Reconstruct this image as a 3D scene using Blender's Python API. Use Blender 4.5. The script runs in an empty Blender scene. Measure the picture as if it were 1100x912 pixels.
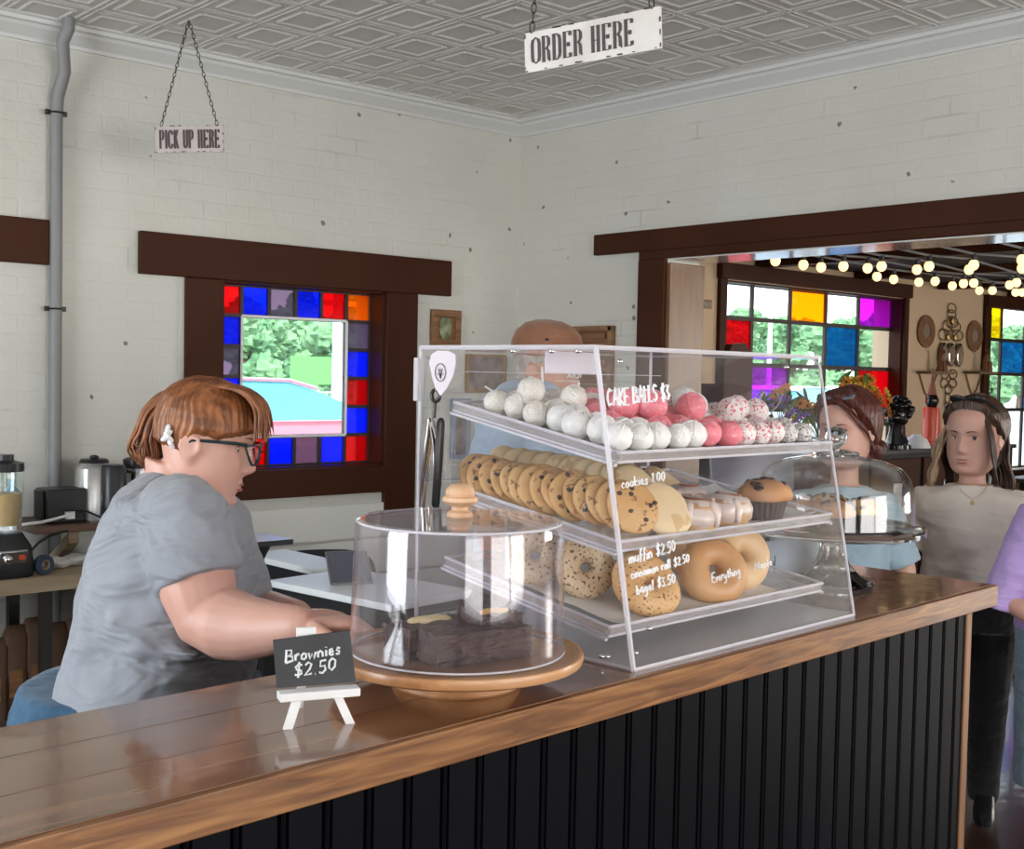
import bpy, math, random
import numpy as np
from mathutils import Vector, Matrix, noise
PI = math.pi
rnd = random.Random(7)
SC = bpy.context.scene
COL = SC.collection

# ------------------------------------------------------------------ camera (measured from the vanishing points of the two brick walls)
IW, IH = 1100, 912
CX, CY = 550.0, 456.0
CZ = 1.53
VA, VB = (2000.0, 431.0), (-600.0, 378.0)
FPX = math.sqrt(-((VA[0]-CX)*(VB[0]-CX) + (VA[1]-CY)*(VB[1]-CY)))
_a = np.array([VA[0]-CX, -(VA[1]-CY), -FPX]); _a /= np.linalg.norm(_a)
_b = np.array([VB[0]-CX, -(VB[1]-CY), -FPX]); _b /= np.linalg.norm(_b)
RM = np.array([_a, _b, np.cross(_a, _b)])
CAMP = np.array([0.0, 0.0, CZ])
def ray(x, y): return RM @ np.array([x-CX, -(y-CY), -FPX])
def onz(x, y, z):
    d = ray(x, y); return CAMP + d*((z-CZ)/d[2])
def onX(x, y, X):
    d = ray(x, y); return CAMP + d*(X/d[0])
def onY(x, y, Y):
    d = ray(x, y); return CAMP + d*(Y/d[1])
def onpl(x, y, p, n):
    d = ray(x, y); return CAMP + d*(np.dot(np.array(p)-CAMP, n)/np.dot(d, n))
def dep(x, y, D): return CAMP + ray(x, y)/FPX*D

cam = bpy.data.cameras.new('camera'); camo = bpy.data.objects.new('camera', cam); COL.objects.link(camo)
cam.sensor_width = 36; cam.lens = 36*FPX/IW; cam.clip_start = .02; cam.clip_end = 500
mw = Matrix.Identity(4)
for i in range(3):
    for j in range(3): mw[i][j] = RM[i][j]
    mw[i][3] = CAMP[i]
camo.matrix_world = mw
SC.camera = camo
SC.view_settings.view_transform = 'Standard'; SC.view_settings.look = 'None'
SC.view_settings.exposure = 0.0; SC.view_settings.gamma = 1.0; SC.view_settings.use_curve_mapping = False
SC.cycles.transparent_max_bounces = 48
SC.cycles.max_bounces = 12; SC.cycles.glossy_bounces = 5; SC.cycles.transmission_bounces = 10; SC.cycles.diffuse_bounces = 4
SC.cycles.caustics_reflective = False; SC.cycles.caustics_refractive = False
SC.cycles.sample_clamp_indirect = 6.0

# ------------------------------------------------------------------ daylight
w = bpy.data.worlds.new('sky'); SC.world = w; w.use_nodes = True
nt = w.node_tree; nt.nodes.clear()
o_ = nt.nodes.new('ShaderNodeOutputWorld'); bg = nt.nodes.new('ShaderNodeBackground')
tc = nt.nodes.new('ShaderNodeTexCoord'); sp = nt.nodes.new('ShaderNodeSeparateXYZ'); cr = nt.nodes.new('ShaderNodeValToRGB')
nt.links.new(tc.outputs['Generated'], sp.inputs[0]); nt.links.new(sp.outputs['Z'], cr.inputs[0]); nt.links.new(cr.outputs[0], bg.inputs[0])
cr.color_ramp.elements[0].position = 0.0; cr.color_ramp.elements[0].color = (1, 1, 1, 1)
cr.color_ramp.elements[1].position = .7; cr.color_ramp.elements[1].color = (.55, .74, 1, 1)
bg.inputs[1].default_value = 4.6
nt.links.new(bg.outputs[0], o_.inputs[0])
sun = bpy.data.lights.new('sun', 'SUN'); suno = bpy.data.objects.new('sun', sun); COL.objects.link(suno)
sun.energy = 7.0; sun.angle = .01; sun.color = (1, .95, .86)
suno.rotation_euler = (math.radians(38), 0, math.radians(-25))
def area(name, loc, size, energy, color, rot):
    l = bpy.data.lights.new(name, 'AREA'); l.shape = 'RECTANGLE'; l.size, l.size_y = size; l.energy = energy; l.color = color
    o = bpy.data.objects.new(name, l); COL.objects.link(o); o.location = loc; o.rotation_euler = rot; return o
XE_ = 12.05
# daylight that comes in through the shopfront windows behind and to the left of the camera, plus added fill
for i, (x, e) in enumerate(((-1.0, 20), (1.5, 34), (3.35, 50), (5.4, 72))):
    area('shopfront_daylight_and_fill', (x, -3.35, 1.55), (1.7, 1.9), e, (1, .97, .92), (PI/2, 0, 0))  # third area is fill added for the customers
area('dining_end_fill', (XE_, -1.75, 1.35), (2.3, 1.7), 190, (1, .93, .82), (PI/2, 0, PI/2))  # added fill for the tan wall and customers, no window known here
area('side_window_daylight', (-2.75, 2.6, 1.6), (1.8, 1.8), 118, (.84, .93, 1), (PI/2, 0, -PI/2))

# ------------------------------------------------------------------ materials
MAT = {}
def nodes(name):
    m = bpy.data.materials.new(name); m.use_nodes = True; MAT[name] = m
    n = m.node_tree.nodes; return m, n, m.node_tree.links, n['Principled BSDF']
def rgb(c): return (c[0], c[1], c[2], 1)
def mk(name, col, rough=.5, metal=0, col2=None, nscale=8, ndet=4, bump=0, bscale=None, stretch=None, spec=.5, emit=None, estr=0, sheen=0, ramp=(.35, .65), coat=0, sss=0):
    m, n, l, p = nodes(name)
    p.inputs['Base Color'].default_value = rgb(col); p.inputs['Roughness'].default_value = rough; p.inputs['Metallic'].default_value = metal
    p.inputs['Specular IOR Level'].default_value = spec
    if coat: p.inputs['Coat Weight'].default_value = coat; p.inputs['Coat Roughness'].default_value = .08
    if sheen: p.inputs['Sheen Weight'].default_value = sheen
    if sss:
        p.inputs['Subsurface Weight'].default_value = sss; p.inputs['Subsurface Radius'].default_value = (.012, .005, .003); p.inputs['Subsurface Scale'].default_value = 1
    if emit: p.inputs['Emission Color'].default_value = rgb(emit); p.inputs['Emission Strength'].default_value = estr
    if col2 or bump:
        t = n.new('ShaderNodeTexCoord'); mp = n.new('ShaderNodeMapping'); l.new(t.outputs['Object'], mp.inputs[0])
        if stretch: mp.inputs['Scale'].default_value = stretch
        if col2:
            tx = n.new('ShaderNodeTexNoise'); tx.inputs['Scale'].default_value = nscale; tx.inputs['Detail'].default_value = ndet
            l.new(mp.outputs[0], tx.inputs['Vector'])
            r = n.new('ShaderNodeValToRGB'); r.color_ramp.elements[0].position = ramp[0]; r.color_ramp.elements[1].position = ramp[1]
            r.color_ramp.elements[0].color = rgb(col); r.color_ramp.elements[1].color = rgb(col2)
            l.new(tx.outputs[0], r.inputs[0]); l.new(r.outputs[0], p.inputs['Base Color'])
        if bump:
            t2 = n.new('ShaderNodeTexNoise'); t2.inputs['Scale'].default_value = bscale or nscale*3; t2.inputs['Detail'].default_value = 5
            l.new(mp.outputs[0], t2.inputs['Vector'])
            b = n.new('ShaderNodeBump'); b.inputs['Strength'].default_value = bump; b.inputs['Distance'].default_value = .004
            l.new(t2.outputs[0], b.inputs['Height']); l.new(b.outputs[0], p.inputs['Normal'])
    return m
def thin(name, tint=(.97, .97, .98), f0=.04, rough=.02, haze=0.0, hazecol=(.8, .8, .85), k=1.0):
    """a thin clear sheet: see-through with a Schlick mirror on top"""
    m, n, l, p = nodes(name); n.remove(p); out = n['Material Output']
    tr = n.new('ShaderNodeBsdfTransparent'); tr.inputs[0].default_value = rgb(tint)
    gl = n.new('ShaderNodeBsdfGlossy'); gl.inputs['Roughness'].default_value = rough; gl.inputs['Color'].default_value = (1, 1, 1, 1)
    g = n.new('ShaderNodeNewGeometry'); d = n.new('ShaderNodeVectorMath'); d.operation = 'DOT_PRODUCT'
    l.new(g.outputs['Normal'], d.inputs[0]); l.new(g.outputs['Incoming'], d.inputs[1])
    def ma(op, a, b=None):
        q = n.new('ShaderNodeMath'); q.operation = op
        for i, s in enumerate((a, b)):
            if s is None: continue
            if isinstance(s, (int, float)): q.inputs[i].default_value = s
            else: l.new(s, q.inputs[i])
        return q.outputs[0]
    c = ma('ABSOLUTE', d.outputs['Value']); q = ma('POWER', ma('SUBTRACT', 1.0, c), 5.0)
    fac = ma('ADD', ma('MULTIPLY', q, (1-f0)*k), f0)
    mx = n.new('ShaderNodeMixShader'); l.new(fac, mx.inputs[0]); l.new(tr.outputs[0], mx.inputs[1]); l.new(gl.outputs[0], mx.inputs[2])
    last = mx
    if haze:
        df = n.new('ShaderNodeBsdfDiffuse'); df.inputs[0].default_value = rgb(hazecol)
        m2 = n.new('ShaderNodeMixShader'); m2.inputs[0].default_value = haze
        l.new(mx.outputs[0], m2.inputs[1]); l.new(df.outputs[0], m2.inputs[2]); last = m2
    l.new(last.outputs[0], out.inputs['Surface']); return m
def stained(name, col, haze=.25):
    """coloured window glass: tinted, slightly milky so that daylight glows in it"""
    m, n, l, p = nodes(name); n.remove(p); out = n['Material Output']
    tr = n.new('ShaderNodeBsdfTransparent'); tr.inputs[0].default_value = rgb(col)
    tl = n.new('ShaderNodeBsdfTranslucent'); tl.inputs[0].default_value = rgb(col)
    gl = n.new('ShaderNodeBsdfGlossy'); gl.inputs['Roughness'].default_value = .06
    a = n.new('ShaderNodeMixShader'); a.inputs[0].default_value = haze; l.new(tr.outputs[0], a.inputs[1]); l.new(tl.outputs[0], a.inputs[2])
    b = n.new('ShaderNodeMixShader'); b.inputs[0].default_value = .05; l.new(a.outputs[0], b.inputs[1]); l.new(gl.outputs[0], b.inputs[2])
    l.new(b.outputs[0], out.inputs['Surface']); return m
def wood(name, c1, c2, c3, scale=1.0, rough=.25, coat=.6, bump=.15, axis='X', knots=False):
    m, n, l, p = nodes(name)
    t = n.new('ShaderNodeTexCoord'); mp = n.new('ShaderNodeMapping'); l.new(t.outputs['Object'], mp.inputs[0])
    st = [14*scale]*3; st['XYZ'.index(axis)] = 1.1*scale; mp.inputs['Scale'].default_value = st
    a = n.new('ShaderNodeTexNoise'); a.inputs['Scale'].default_value = 1.6; a.inputs['Detail'].default_value = 7; a.inputs['Distortion'].default_value = 1.1
    l.new(mp.outputs[0], a.inputs['Vector'])
    r = n.new('ShaderNodeValToRGB'); e = r.color_ramp.elements
    e[0].position = .3; e[0].color = rgb(c1); e[1].position = .7; e[1].color = rgb(c3); x = e.new(.5); x.color = rgb(c2)
    l.new(a.outputs[0], r.inputs[0])
    src = r.outputs[0]
    if knots:
        v = n.new('ShaderNodeTexVoronoi'); v.inputs['Scale'].default_value = 3.3; mp2 = n.new('ShaderNodeMapping')
        s2 = [2.2]*3; s2['XYZ'.index(axis)] = 1.0; mp2.inputs['Scale'].default_value = s2; l.new(t.outputs['Object'], mp2.inputs[0]); l.new(mp2.outputs[0], v.inputs['Vector'])
        k = n.new('ShaderNodeValToRGB'); k.color_ramp.elements[0].position = .03; k.color_ramp.elements[0].color = (.22, .18, .15, 1)
        k.color_ramp.elements[1].position = .14; k.color_ramp.elements[1].color = (1, 1, 1, 1); l.new(v.outputs['Distance'], k.inputs[0])
        mu = n.new('ShaderNodeMixRGB'); mu.blend_type = 'MULTIPLY'; mu.inputs[0].default_value = .8; l.new(src, mu.inputs[1]); l.new(k.outputs[0], mu.inputs[2]); src = mu.outputs[0]
    l.new(src, p.inputs['Base Color']); p.inputs['Roughness'].default_value = rough
    if coat: p.inputs['Coat Weight'].default_value = coat; p.inputs['Coat Roughness'].default_value = .08
    b = n.new('ShaderNodeBump'); b.inputs['Strength'].default_value = bump; b.inputs['Distance'].default_value = .002; l.new(a.outputs[0], b.inputs['Height']); l.new(b.outputs[0], p.inputs['Normal'])
    if coat: 
        b2 = n.new('ShaderNodeBump'); b2.inputs['Strength'].default_value = .3; b2.inputs['Distance'].default_value = .003
        t3 = n.new('ShaderNodeTexNoise'); t3.inputs['Scale'].default_value = 9; l.new(t.outputs['Object'], t3.inputs['Vector']); l.new(t3.outputs[0], b2.inputs['Height']); l.new(b2.outputs[0], p.inputs['Coat Normal'])
    return m
def painted_brick(name, col, plane, chips=.012):
    m, n, l, p = nodes(name)
    t = n.new('ShaderNodeTexCoord'); s = n.new('ShaderNodeSeparateXYZ'); c = n.new('ShaderNodeCombineXYZ'); l.new(t.outputs['Object'], s.inputs[0])
    l.new(s.outputs['X' if plane == 'Y' else 'Y'], c.inputs[0]); l.new(s.outputs['Z'], c.inputs[1])
    br = n.new('ShaderNodeTexBrick'); br.inputs['Scale'].default_value = 1; br.inputs['Brick Width'].default_value = .225; br.inputs['Row Height'].default_value = .075
    br.inputs['Mortar Size'].default_value = .007; br.inputs['Mortar Smooth'].default_value = .7
    br.inputs['Color1'].default_value = (1, 1, 1, 1); br.inputs['Color2'].default_value = (.82, .82, .82, 1); br.inputs['Mortar'].default_value = (.35, .35, .35, 1)
    l.new(c.outputs[0], br.inputs['Vector'])
    nz = n.new('ShaderNodeTexNoise'); nz.inputs['Scale'].default_value = 7; nz.inputs['Detail'].default_value = 8; nz.inputs['Roughness'].default_value = .65; l.new(t.outputs['Object'], nz.inputs['Vector'])
    mx = n.new('ShaderNodeMixRGB'); mx.blend_type = 'MIX'; mx.inputs[0].default_value = .86; l.new(br.outputs['Color'], mx.inputs[1]); l.new(nz.outputs[0], mx.inputs[2])
    b = n.new('ShaderNodeBump'); b.inputs['Strength'].default_value = .6; b.inputs['Distance'].default_value = .016; l.new(mx.outputs[0], b.inputs['Height']); l.new(b.outputs[0], p.inputs['Normal'])
    # chipped paint: small dark pits, some along the joints
    v = n.new('ShaderNodeTexVoronoi'); v.inputs['Scale'].default_value = 7.0; v.inputs['Randomness'].default_value = 1; l.new(t.outputs['Object'], v.inputs['Vector'])
    n2 = n.new('ShaderNodeTexNoise'); n2.inputs['Scale'].default_value = 45; n2.inputs['Detail'].default_value = 3; l.new(t.outputs['Object'], n2.inputs['Vector'])
    ad = n.new('ShaderNodeMath'); ad.operation = 'MULTIPLY_ADD'; ad.inputs[1].default_value = .16; l.new(n2.outputs[0], ad.inputs[0]); l.new(v.outputs['Distance'], ad.inputs[2])
    r = n.new('ShaderNodeValToRGB'); r.color_ramp.elements[0].position = .145; r.color_ramp.elements[0].color = (.13, .10, .08, 1); r.color_ramp.elements[1].position = .16; r.color_ramp.elements[1].color = (1, 1, 1, 1)
    l.new(ad.outputs[0], r.inputs[0])
    n3 = n.new('ShaderNodeTexNoise'); n3.inputs['Scale'].default_value = 1.7; n3.inputs['Detail'].default_value = 6; l.new(t.outputs['Object'], n3.inputs['Vector'])
    r3 = n.new('ShaderNodeValToRGB'); r3.color_ramp.elements[0].position = .3; r3.color_ramp.elements[0].color = (col[0]*.93, col[1]*.92, col[2]*.89, 1); r3.color_ramp.elements[1].position = .65; r3.color_ramp.elements[1].color = rgb(col); l.new(n3.outputs[0], r3.inputs[0])
    mu = n.new('ShaderNodeMixRGB'); mu.blend_type = 'MULTIPLY'; mu.inputs[0].default_value = .8; l.new(r3.outputs[0], mu.inputs[1]); l.new(r.outputs[0], mu.inputs[2])
    # hairline cracks where mortar shows
    n4 = n.new('ShaderNodeTexNoise'); n4.inputs['Scale'].default_value = 2.6; n4.inputs['Detail'].default_value = 4; l.new(t.outputs['Object'], n4.inputs['Vector'])
    r4 = n.new('ShaderNodeValToRGB'); r4.color_ramp.elements[0].position = .58; r4.color_ramp.elements[0].color = (0, 0, 0, 1); r4.color_ramp.elements[1].position = .68; r4.color_ramp.elements[1].color = (1, 1, 1, 1); l.new(n4.outputs[0], r4.inputs[0])
    f = n.new('ShaderNodeMath'); f.operation = 'MULTIPLY'; l.new(r4.outputs[0], f.inputs[0]); l.new(br.outputs['Fac'], f.inputs[1])
    f2 = n.new('ShaderNodeMath'); f2.operation = 'MULTIPLY'; l.new(f.outputs[0], f2.inputs[0]); f2.inputs[1].default_value = .28
    m5 = n.new('ShaderNodeMixRGB'); l.new(f2.outputs[0], m5.inputs[0]); l.new(mu.outputs[0], m5.inputs[1]); m5.inputs[2].default_value = (.25, .2, .16, 1)
    l.new(m5.outputs[0], p.inputs['Base Color']); p.inputs['Roughness'].default_value = .45
    return m
def speck(name, base, spot, scale, thr, rough=.6, base2=None, bump=.3, soft=.03, cut=None, stretch=None):
    m, n, l, p = nodes(name)
    t = n.new('ShaderNodeTexCoord'); v = n.new('ShaderNodeTexNoise'); v.inputs['Scale'].default_value = scale; v.inputs['Detail'].default_value = 2
    mp = n.new('ShaderNodeMapping'); l.new(t.outputs['Object'], mp.inputs[0])
    if stretch: mp.inputs['Scale'].default_value = stretch
    l.new(mp.outputs[0], v.inputs['Vector'])
    r = n.new('ShaderNodeValToRGB'); r.color_ramp.elements[0].position = thr; r.color_ramp.elements[0].color = (0, 0, 0, 1); r.color_ramp.elements[1].position = thr+soft; r.color_ramp.elements[1].color = (1, 1, 1, 1)
    l.new(v.outputs[0], r.inputs[0])
    fac = r.outputs[0]
    b0 = n.new('ShaderNodeTexNoise'); b0.inputs['Scale'].default_value = 12; b0.inputs['Detail'].default_value = 3; l.new(t.outputs['Object'], b0.inputs['Vector'])
    rb = n.new('ShaderNodeValToRGB'); rb.color_ramp.elements[0].position = .35; rb.color_ramp.elements[1].position = .65; rb.color_ramp.elements[0].color = rgb(base); rb.color_ramp.elements[1].color = rgb(base2 or base); l.new(b0.outputs[0], rb.inputs[0])
    mx = n.new('ShaderNodeMixRGB'); l.new(fac, mx.inputs[0]); l.new(rb.outputs[0], mx.inputs[1]); mx.inputs[2].default_value = rgb(spot); l.new(mx.outputs[0], p.inputs['Base Color'])
    p.inputs['Roughness'].default_value = rough
    b = n.new('ShaderNodeBump'); b.inputs['Strength'].default_value = bump; b.inputs['Distance'].default_value = .003; l.new(v.outputs[0], b.inputs['Height']); l.new(b.outputs[0], p.inputs['Normal'])
    return m

painted_brick('white_brick_a', (.60, .595, .545), 'Y'); painted_brick('white_brick_b', (.61, .60, .55), 'X')
mk('tan_plaster', (.66, .48, .31), .7, bump=.2, bscale=18)
mk('tin', (.56, .535, .505), .42, col2=(.61, .59, .56), nscale=2.5, spec=.5, bump=.08, bscale=14)
mk('crown_white', (.60, .60, .58), .4)
mk('soffit_gloss', (.66, .64, .62), .18, spec=.9, coat=.6)
mk('shiplap', (.72, .715, .67), .5)
mk('brown_paint', (.045, .013, .005), .5, col2=(.054, .017, .007), nscale=3, bump=.12, bscale=20, spec=.12)
mk('brown_wood_jamb', (.16, .075, .03), .35, col2=(.2, .10, .04), nscale=5, stretch=(8, 8, 1))
wood('counter_top', (.12, .05, .022), (.23, .105, .05), (.33, .165, .085), rough=.2, coat=.9, knots=True, bump=.05)
wood('counter_edge', (.08, .028, .008), (.20, .08, .025), (.36, .17, .06), scale=2.6, rough=.42, coat=.08, bump=.3)
wood('end_post', (.14, .065, .028), (.25, .12, .055), (.32, .17, .08), rough=.5, coat=0, axis='Z')
mk('black_board', (.0016, .0018, .003), .5, spec=.07, col2=(.0025, .003, .005), nscale=4, stretch=(1, 1, .1), bump=.1, bscale=30)
wood('acacia', (.33, .14, .05), (.46, .22, .09), (.56, .30, .14), rough=.4, coat=.2, bump=.05)
wood('knob_wood', (.62, .36, .2), (.72, .45, .28), (.76, .52, .34), rough=.5, coat=0, axis='Z')
wood('floorboards', (.03, .012, .006), (.055, .023, .012), (.09, .04, .02), rough=.3, coat=.4, bump=.1)
wood('shelf_wood', (.05, .025, .015), (.1, .05, .03), (.14, .08, .05), rough=.5, coat=0)
wood('pale_wood', (.27, .2, .12), (.36, .27, .17), (.45, .34, .22), rough=.5, coat=0)
wood('frame_wood', (.13, .055, .02), (.2, .09, .035), (.27, .13, .055), rough=.5, coat=0, scale=2)
wood('carved_wood', (.12, .055, .02), (.2, .1, .04), (.26, .14, .06), rough=.5, coat=0, axis='Y')
thin('acrylic', (.985, .982, .988), f0=.03, rough=.015, haze=.012, hazecol=(.85, .83, .87), k=.7)
thin('acrylic_front', (.988, .985, .99), f0=.018, rough=.015, haze=.01, hazecol=(.85, .83, .87), k=.5)
thin('acrylic_base', (.9, .9, .9), f0=.08, rough=.05, haze=.55, hazecol=(.82, .80, .80), k=.9)  # milky haze stands in for the bright reflection in the base
thin('acrylic_dome', (.98, .97, .985), f0=.045, rough=.02, haze=.012, hazecol=(.75, .7, .78), k=.8)
thin('acrylic_tray', (.97, .96, .96), f0=.05, rough=.04, haze=.14, hazecol=(.95, .92, .91))
thin('dome_glass', (.985, .99, .988), f0=.05, rough=.01, k=1.0)
thin('pane_clear', (.97, .99, .98), f0=.03, rough=.01, k=.6)
m, n, l, p = nodes('acrylic_edge'); p.inputs['Base Color'].default_value = (.93, .90, .96, 1); p.inputs['Roughness'].default_value = .12; p.inputs['Transmission Weight'].default_value = .25; p.inputs['IOR'].default_value = 1.3; p.inputs['Alpha'].default_value = .72
m, n, l, p = nodes('cut_glass'); p.inputs['Base Color'].default_value = (.97, .98, .98, 1); p.inputs['Roughness'].default_value = .02; p.inputs['Transmission Weight'].default_value = 1; p.inputs['IOR'].default_value = 1.5
mk('chrome', (.75, .74, .73), .12, metal=1); mk('steel', (.6, .6, .6), .28, metal=1, bump=.05, bscale=60)
mk('black_plastic', (.012, .012, .014), .35); mk('black_matte', (.010, .010, .011), .7); mk('dark_metal', (.05, .045, .04), .4, metal=.8)
mk('grey_conduit', (.21, .21, .21), .5); mk('white_plastic', (.8, .8, .8), .35); mk('white_paint', (.82, .82, .82), .4)
mk('chalkboard', (.022, .023, .027), .6, col2=(.035, .036, .04), nscale=20); mk('chalk', (.75, .78, .8), .8); mk('white_ink', (.92, .92, .94), .6)
mk('sign_white', (.72, .68, .64), .5, col2=(.62, .57, .53), nscale=10); mk('sign_cream', (.50, .44, .42), .5, col2=(.44, .38, .36), nscale=10); mk('sign_ink', (.05, .03, .03), .5); mk('rust', (.07, .045, .035), .7)
stained('glass_red', (.62, .02, .04)); stained('glass_blue', (.03, .09, .85)); stained('glass_amber', (.85, .28, .01)); stained('glass_smoke', (.30, .25, .32), .2)
stained('glass_orange', (1, .42, .02), .15); stained('glass_purple', (.62, .08, .75), .12); stained('glass_teal', (.03, .33, .62), .12); stained('glass_yellow', (1, .75, .03), .15); stained('glass_rose', (.85, .04, .08), .15)
mk('lead', (.035, .02, .018), .5)
skin = lambda nm, c, c2: mk(nm, c, .48, col2=c2, nscale=9, bump=.05, bscale=220, sss=.12)
skin('skin_rosy', (.62, .33, .255), (.66, .38, .30)); skin('skin_face', (.55, .30, .23), (.60, .345, .27)); skin('skin_tan', (.42, .2, .13), (.47, .24, .16))
mk('lips', (.42, .12, .10), .4); mk('eye_white', (.8, .78, .76), .2); mk('iris', (.04, .03, .02), .15)
def hairmat(nm, a, b): return mk(nm, a, .42, col2=b, nscale=55, ndet=3, stretch=(1.6, .5, .5), bump=.6, bscale=120, spec=.4)
hairmat('hair_ginger', (.14, .045, .014), (.34, .125, .045)); hairmat('hair_ginger_dark', (.07, .02, .008), (.16, .05, .018)); hairmat('hair_auburn', (.05, .012, .008), (.12, .03, .018)); hairmat('hair_brown', (.03, .014, .008), (.08, .04, .024)); hairmat('hair_blonde', (.4, .27, .16), (.62, .46, .3)); hairmat('hair_grey', (.25, .2, .17), (.4, .35, .3))
def cloth(nm, c, c2, s=2.5, st=(1, 1, 2.2), big=.035):
    m = mk(nm, c, .85, col2=c2, nscale=s, bump=.25, bscale=14, sheen=.2, spec=.2); n = m.node_tree.nodes; l = m.node_tree.links; p = n['Principled BSDF']
    t = n.new('ShaderNodeTexCoord'); mp = n.new('ShaderNodeMapping'); mp.inputs['Scale'].default_value = st; mp.inputs['Rotation'].default_value = (.35, .2, 0); l.new(t.outputs['Object'], mp.inputs[0])
    z = n.new('ShaderNodeTexNoise'); z.inputs['Scale'].default_value = 4.5; z.inputs['Detail'].default_value = 3; z.inputs['Distortion'].default_value = .8; l.new(mp.outputs[0], z.inputs['Vector'])
    b2 = n.new('ShaderNodeBump'); b2.inputs['Strength'].default_value = .8; b2.inputs['Distance'].default_value = big; l.new(z.outputs[0], b2.inputs['Height'])
    old = p.inputs['Normal'].links[0].from_node; l.new(b2.outputs[0], old.inputs['Normal']); return m
cloth('shirt_grey', (.28, .295, .33), (.315, .33, .365), big=.07); cloth('shirt_blue', (.28, .36, .46), (.34, .42, .52)); cloth('shirt_lightblue', (.30, .40, .47), (.36, .46, .53)); cloth('shirt_cream', (.70, .62, .55), (.76, .68, .61), big=.02); cloth('shirt_purple', (.42, .29, .62), (.5, .36, .70))
cloth('jeans', (.035, .09, .16), (.055, .13, .22), 30); cloth('black_trousers', (.008, .008, .009), (.012, .012, .013)); cloth('shorts_grey', (.17, .24, .31), (.22, .29, .36), 40); cloth('cap_brown', (.2, .085, .045), (.25, .115, .065), 12)
mk('shoe_white', (.6, .6, .58), .5); mk('gold', (.5, .32, .12), .35, metal=.7); mk('rattan', (.2, .09, .04), .7, col2=(.3, .15, .07), nscale=60); mk('mirror', (.8, .8, .8), .03, metal=1); mk('gilt_dark', (.2, .13, .06), .5, metal=.5)
speck('icing_white', (.84, .82, .79), (.72, .68, .65), 2.2, .62, .35, base2=(.84, .82, .79)); speck('icing_cream', (.78, .72, .64), (.86, .82, .76), 6, .5, .4, bump=.7)
speck('icing_pink', (.80, .19, .24), (.88, .38, .42), 2.2, .6, .4, base2=(.82, .26, .30)); speck('icing_redspeck', (.80, .76, .74), (.72, .08, .13), 5.0, .57, .4, bump=.5); speck('icing_blackspeck', (.72, .68, .66), (.05, .04, .04), 5.5, .58, .5, bump=.5)
speck('cookie_chip', (.60, .33, .12), (.30, .14, .055), 85, .64, .7, base2=(.70, .43, .19), bump=.6); speck('cookie_sugar', (.75, .56, .32), (.66, .45, .22), 25, .6, .7, base2=(.80, .63, .40), bump=.4)
speck('bagel_poppy', (.56, .38, .21), (.07, .045, .03), 170, .585, .6, base2=(.68, .54, .36), bump=.5, soft=.04); speck('bagel_seed', (.66, .36, .13), (.16, .06, .02), 190, .61, .5, base2=(.74, .47, .21), bump=.5)
speck('bagel_plain', (.56, .27, .09), (.66, .38, .16), 7, .5, .38, base2=(.66, .36, .14), bump=.12, soft=.3); speck('bagel_pale', (.66, .42, .20), (.74, .54, .32), 6, .5, .4, base2=(.72, .46, .22), bump=.1, soft=.3)
mk('roll_icing', (.72, .62, .58), .3, col2=(.64, .50, .44), nscale=14, bump=.2, coat=.4); mk('roll_dough', (.56, .34, .16), .6); mk('cinnamon', (.24, .09, .04), .5)
speck('muffin_top', (.52, .26, .12), (.09, .04, .03), 26, .66, .7, base2=(.60, .31, .15), bump=.5); speck('muffin_gold', (.60, .33, .10), (.06, .03, .03), 24, .64, .7, base2=(.68, .42, .16), bump=.5)
mk('chocolate_chip', (.05, .022, .015), .4); mk('muffin_cup', (.06, .032, .03), .6)
mk('brownie', (.030, .012, .010), .6, col2=(.075, .036, .028), nscale=30, bump=.9, bscale=60); mk('nut_topping', (.50, .26, .08), .6, col2=(.62, .38, .14), nscale=40, bump=.6); mk('nut_topping_pale', (.62, .48, .22), .6, col2=(.7, .58, .33), nscale=40, bump=.5)
mk('paper', (.75, .74, .72), .8, bump=.2, bscale=12); mk('stick', (.82, .80, .77), .5)
mk('leaf', (.06, .16, .03), .6, col2=(.12, .25, .05), nscale=20); mk('petal_orange', (.75, .23, .02), .6, col2=(.85, .4, .04), nscale=20); mk('petal_yellow', (.85, .6, .05), .6); mk('petal_purple', (.25, .12, .55), .6); mk('petal_white', (.8, .78, .7), .6); mk('petal_centre', (.12, .05, .02), .7)
mk('tree_green', (.06, .16, .07), .8, col2=(.20, .36, .17), nscale=1.2, ndet=8, bump=1.0, bscale=2.2); mk('bark', (.1, .07, .05), .9)
mk('asphalt', (.30, .30, .29), .9, col2=(.36, .36, .34), nscale=3); mk('car_red', (.70, .22, .30), .25, coat=1); mk('car_pale', (.5, .6, .68), .25, coat=1); mk('car_glass', (.08, .36, .50), .12, spec=.5); mk('rubber', (.015, .015, .015), .8)
mk('fence_wire', (.5, .55, .5), .5); mk('green_sign', (.10, .50, .08), .5); mk('pole_white', (.6, .6, .58), .6)
mk('bulb_glow', (1, .85, .6), .5, emit=(1, .66, .30), estr=1.7)
mk('paper_bag', (.09, .045, .025), .8, bump=.3); mk('bottle_blue', (.15, .30, .45), .2, col2=(.35, .5, .62), nscale=25); mk('red_glaze', (.60, .07, .03), .35); mk('black_glaze', (.012, .010, .010), .18); mk('orange_liquid', (.6, .4, .2), .3)
mk('screen_grey', (.12, .12, .15), .2); mk('tape_blue', (.03, .05, .10), .5); mk('photo_sepia', (.16, .11, .1), .4, col2=(.3, .23, .2), nscale=18); mk('photo_green', (.07, .10, .05), .4, col2=(.35, .37, .2), nscale=22); mk('blue_grey_card', (.25, .29, .36), .6); mk('tabletop_glare', (.90, .93, .94), .45); mk('gold_frame', (.3, .18, .06), .5)  # table tops: window reflection put into an even pale colour
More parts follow.
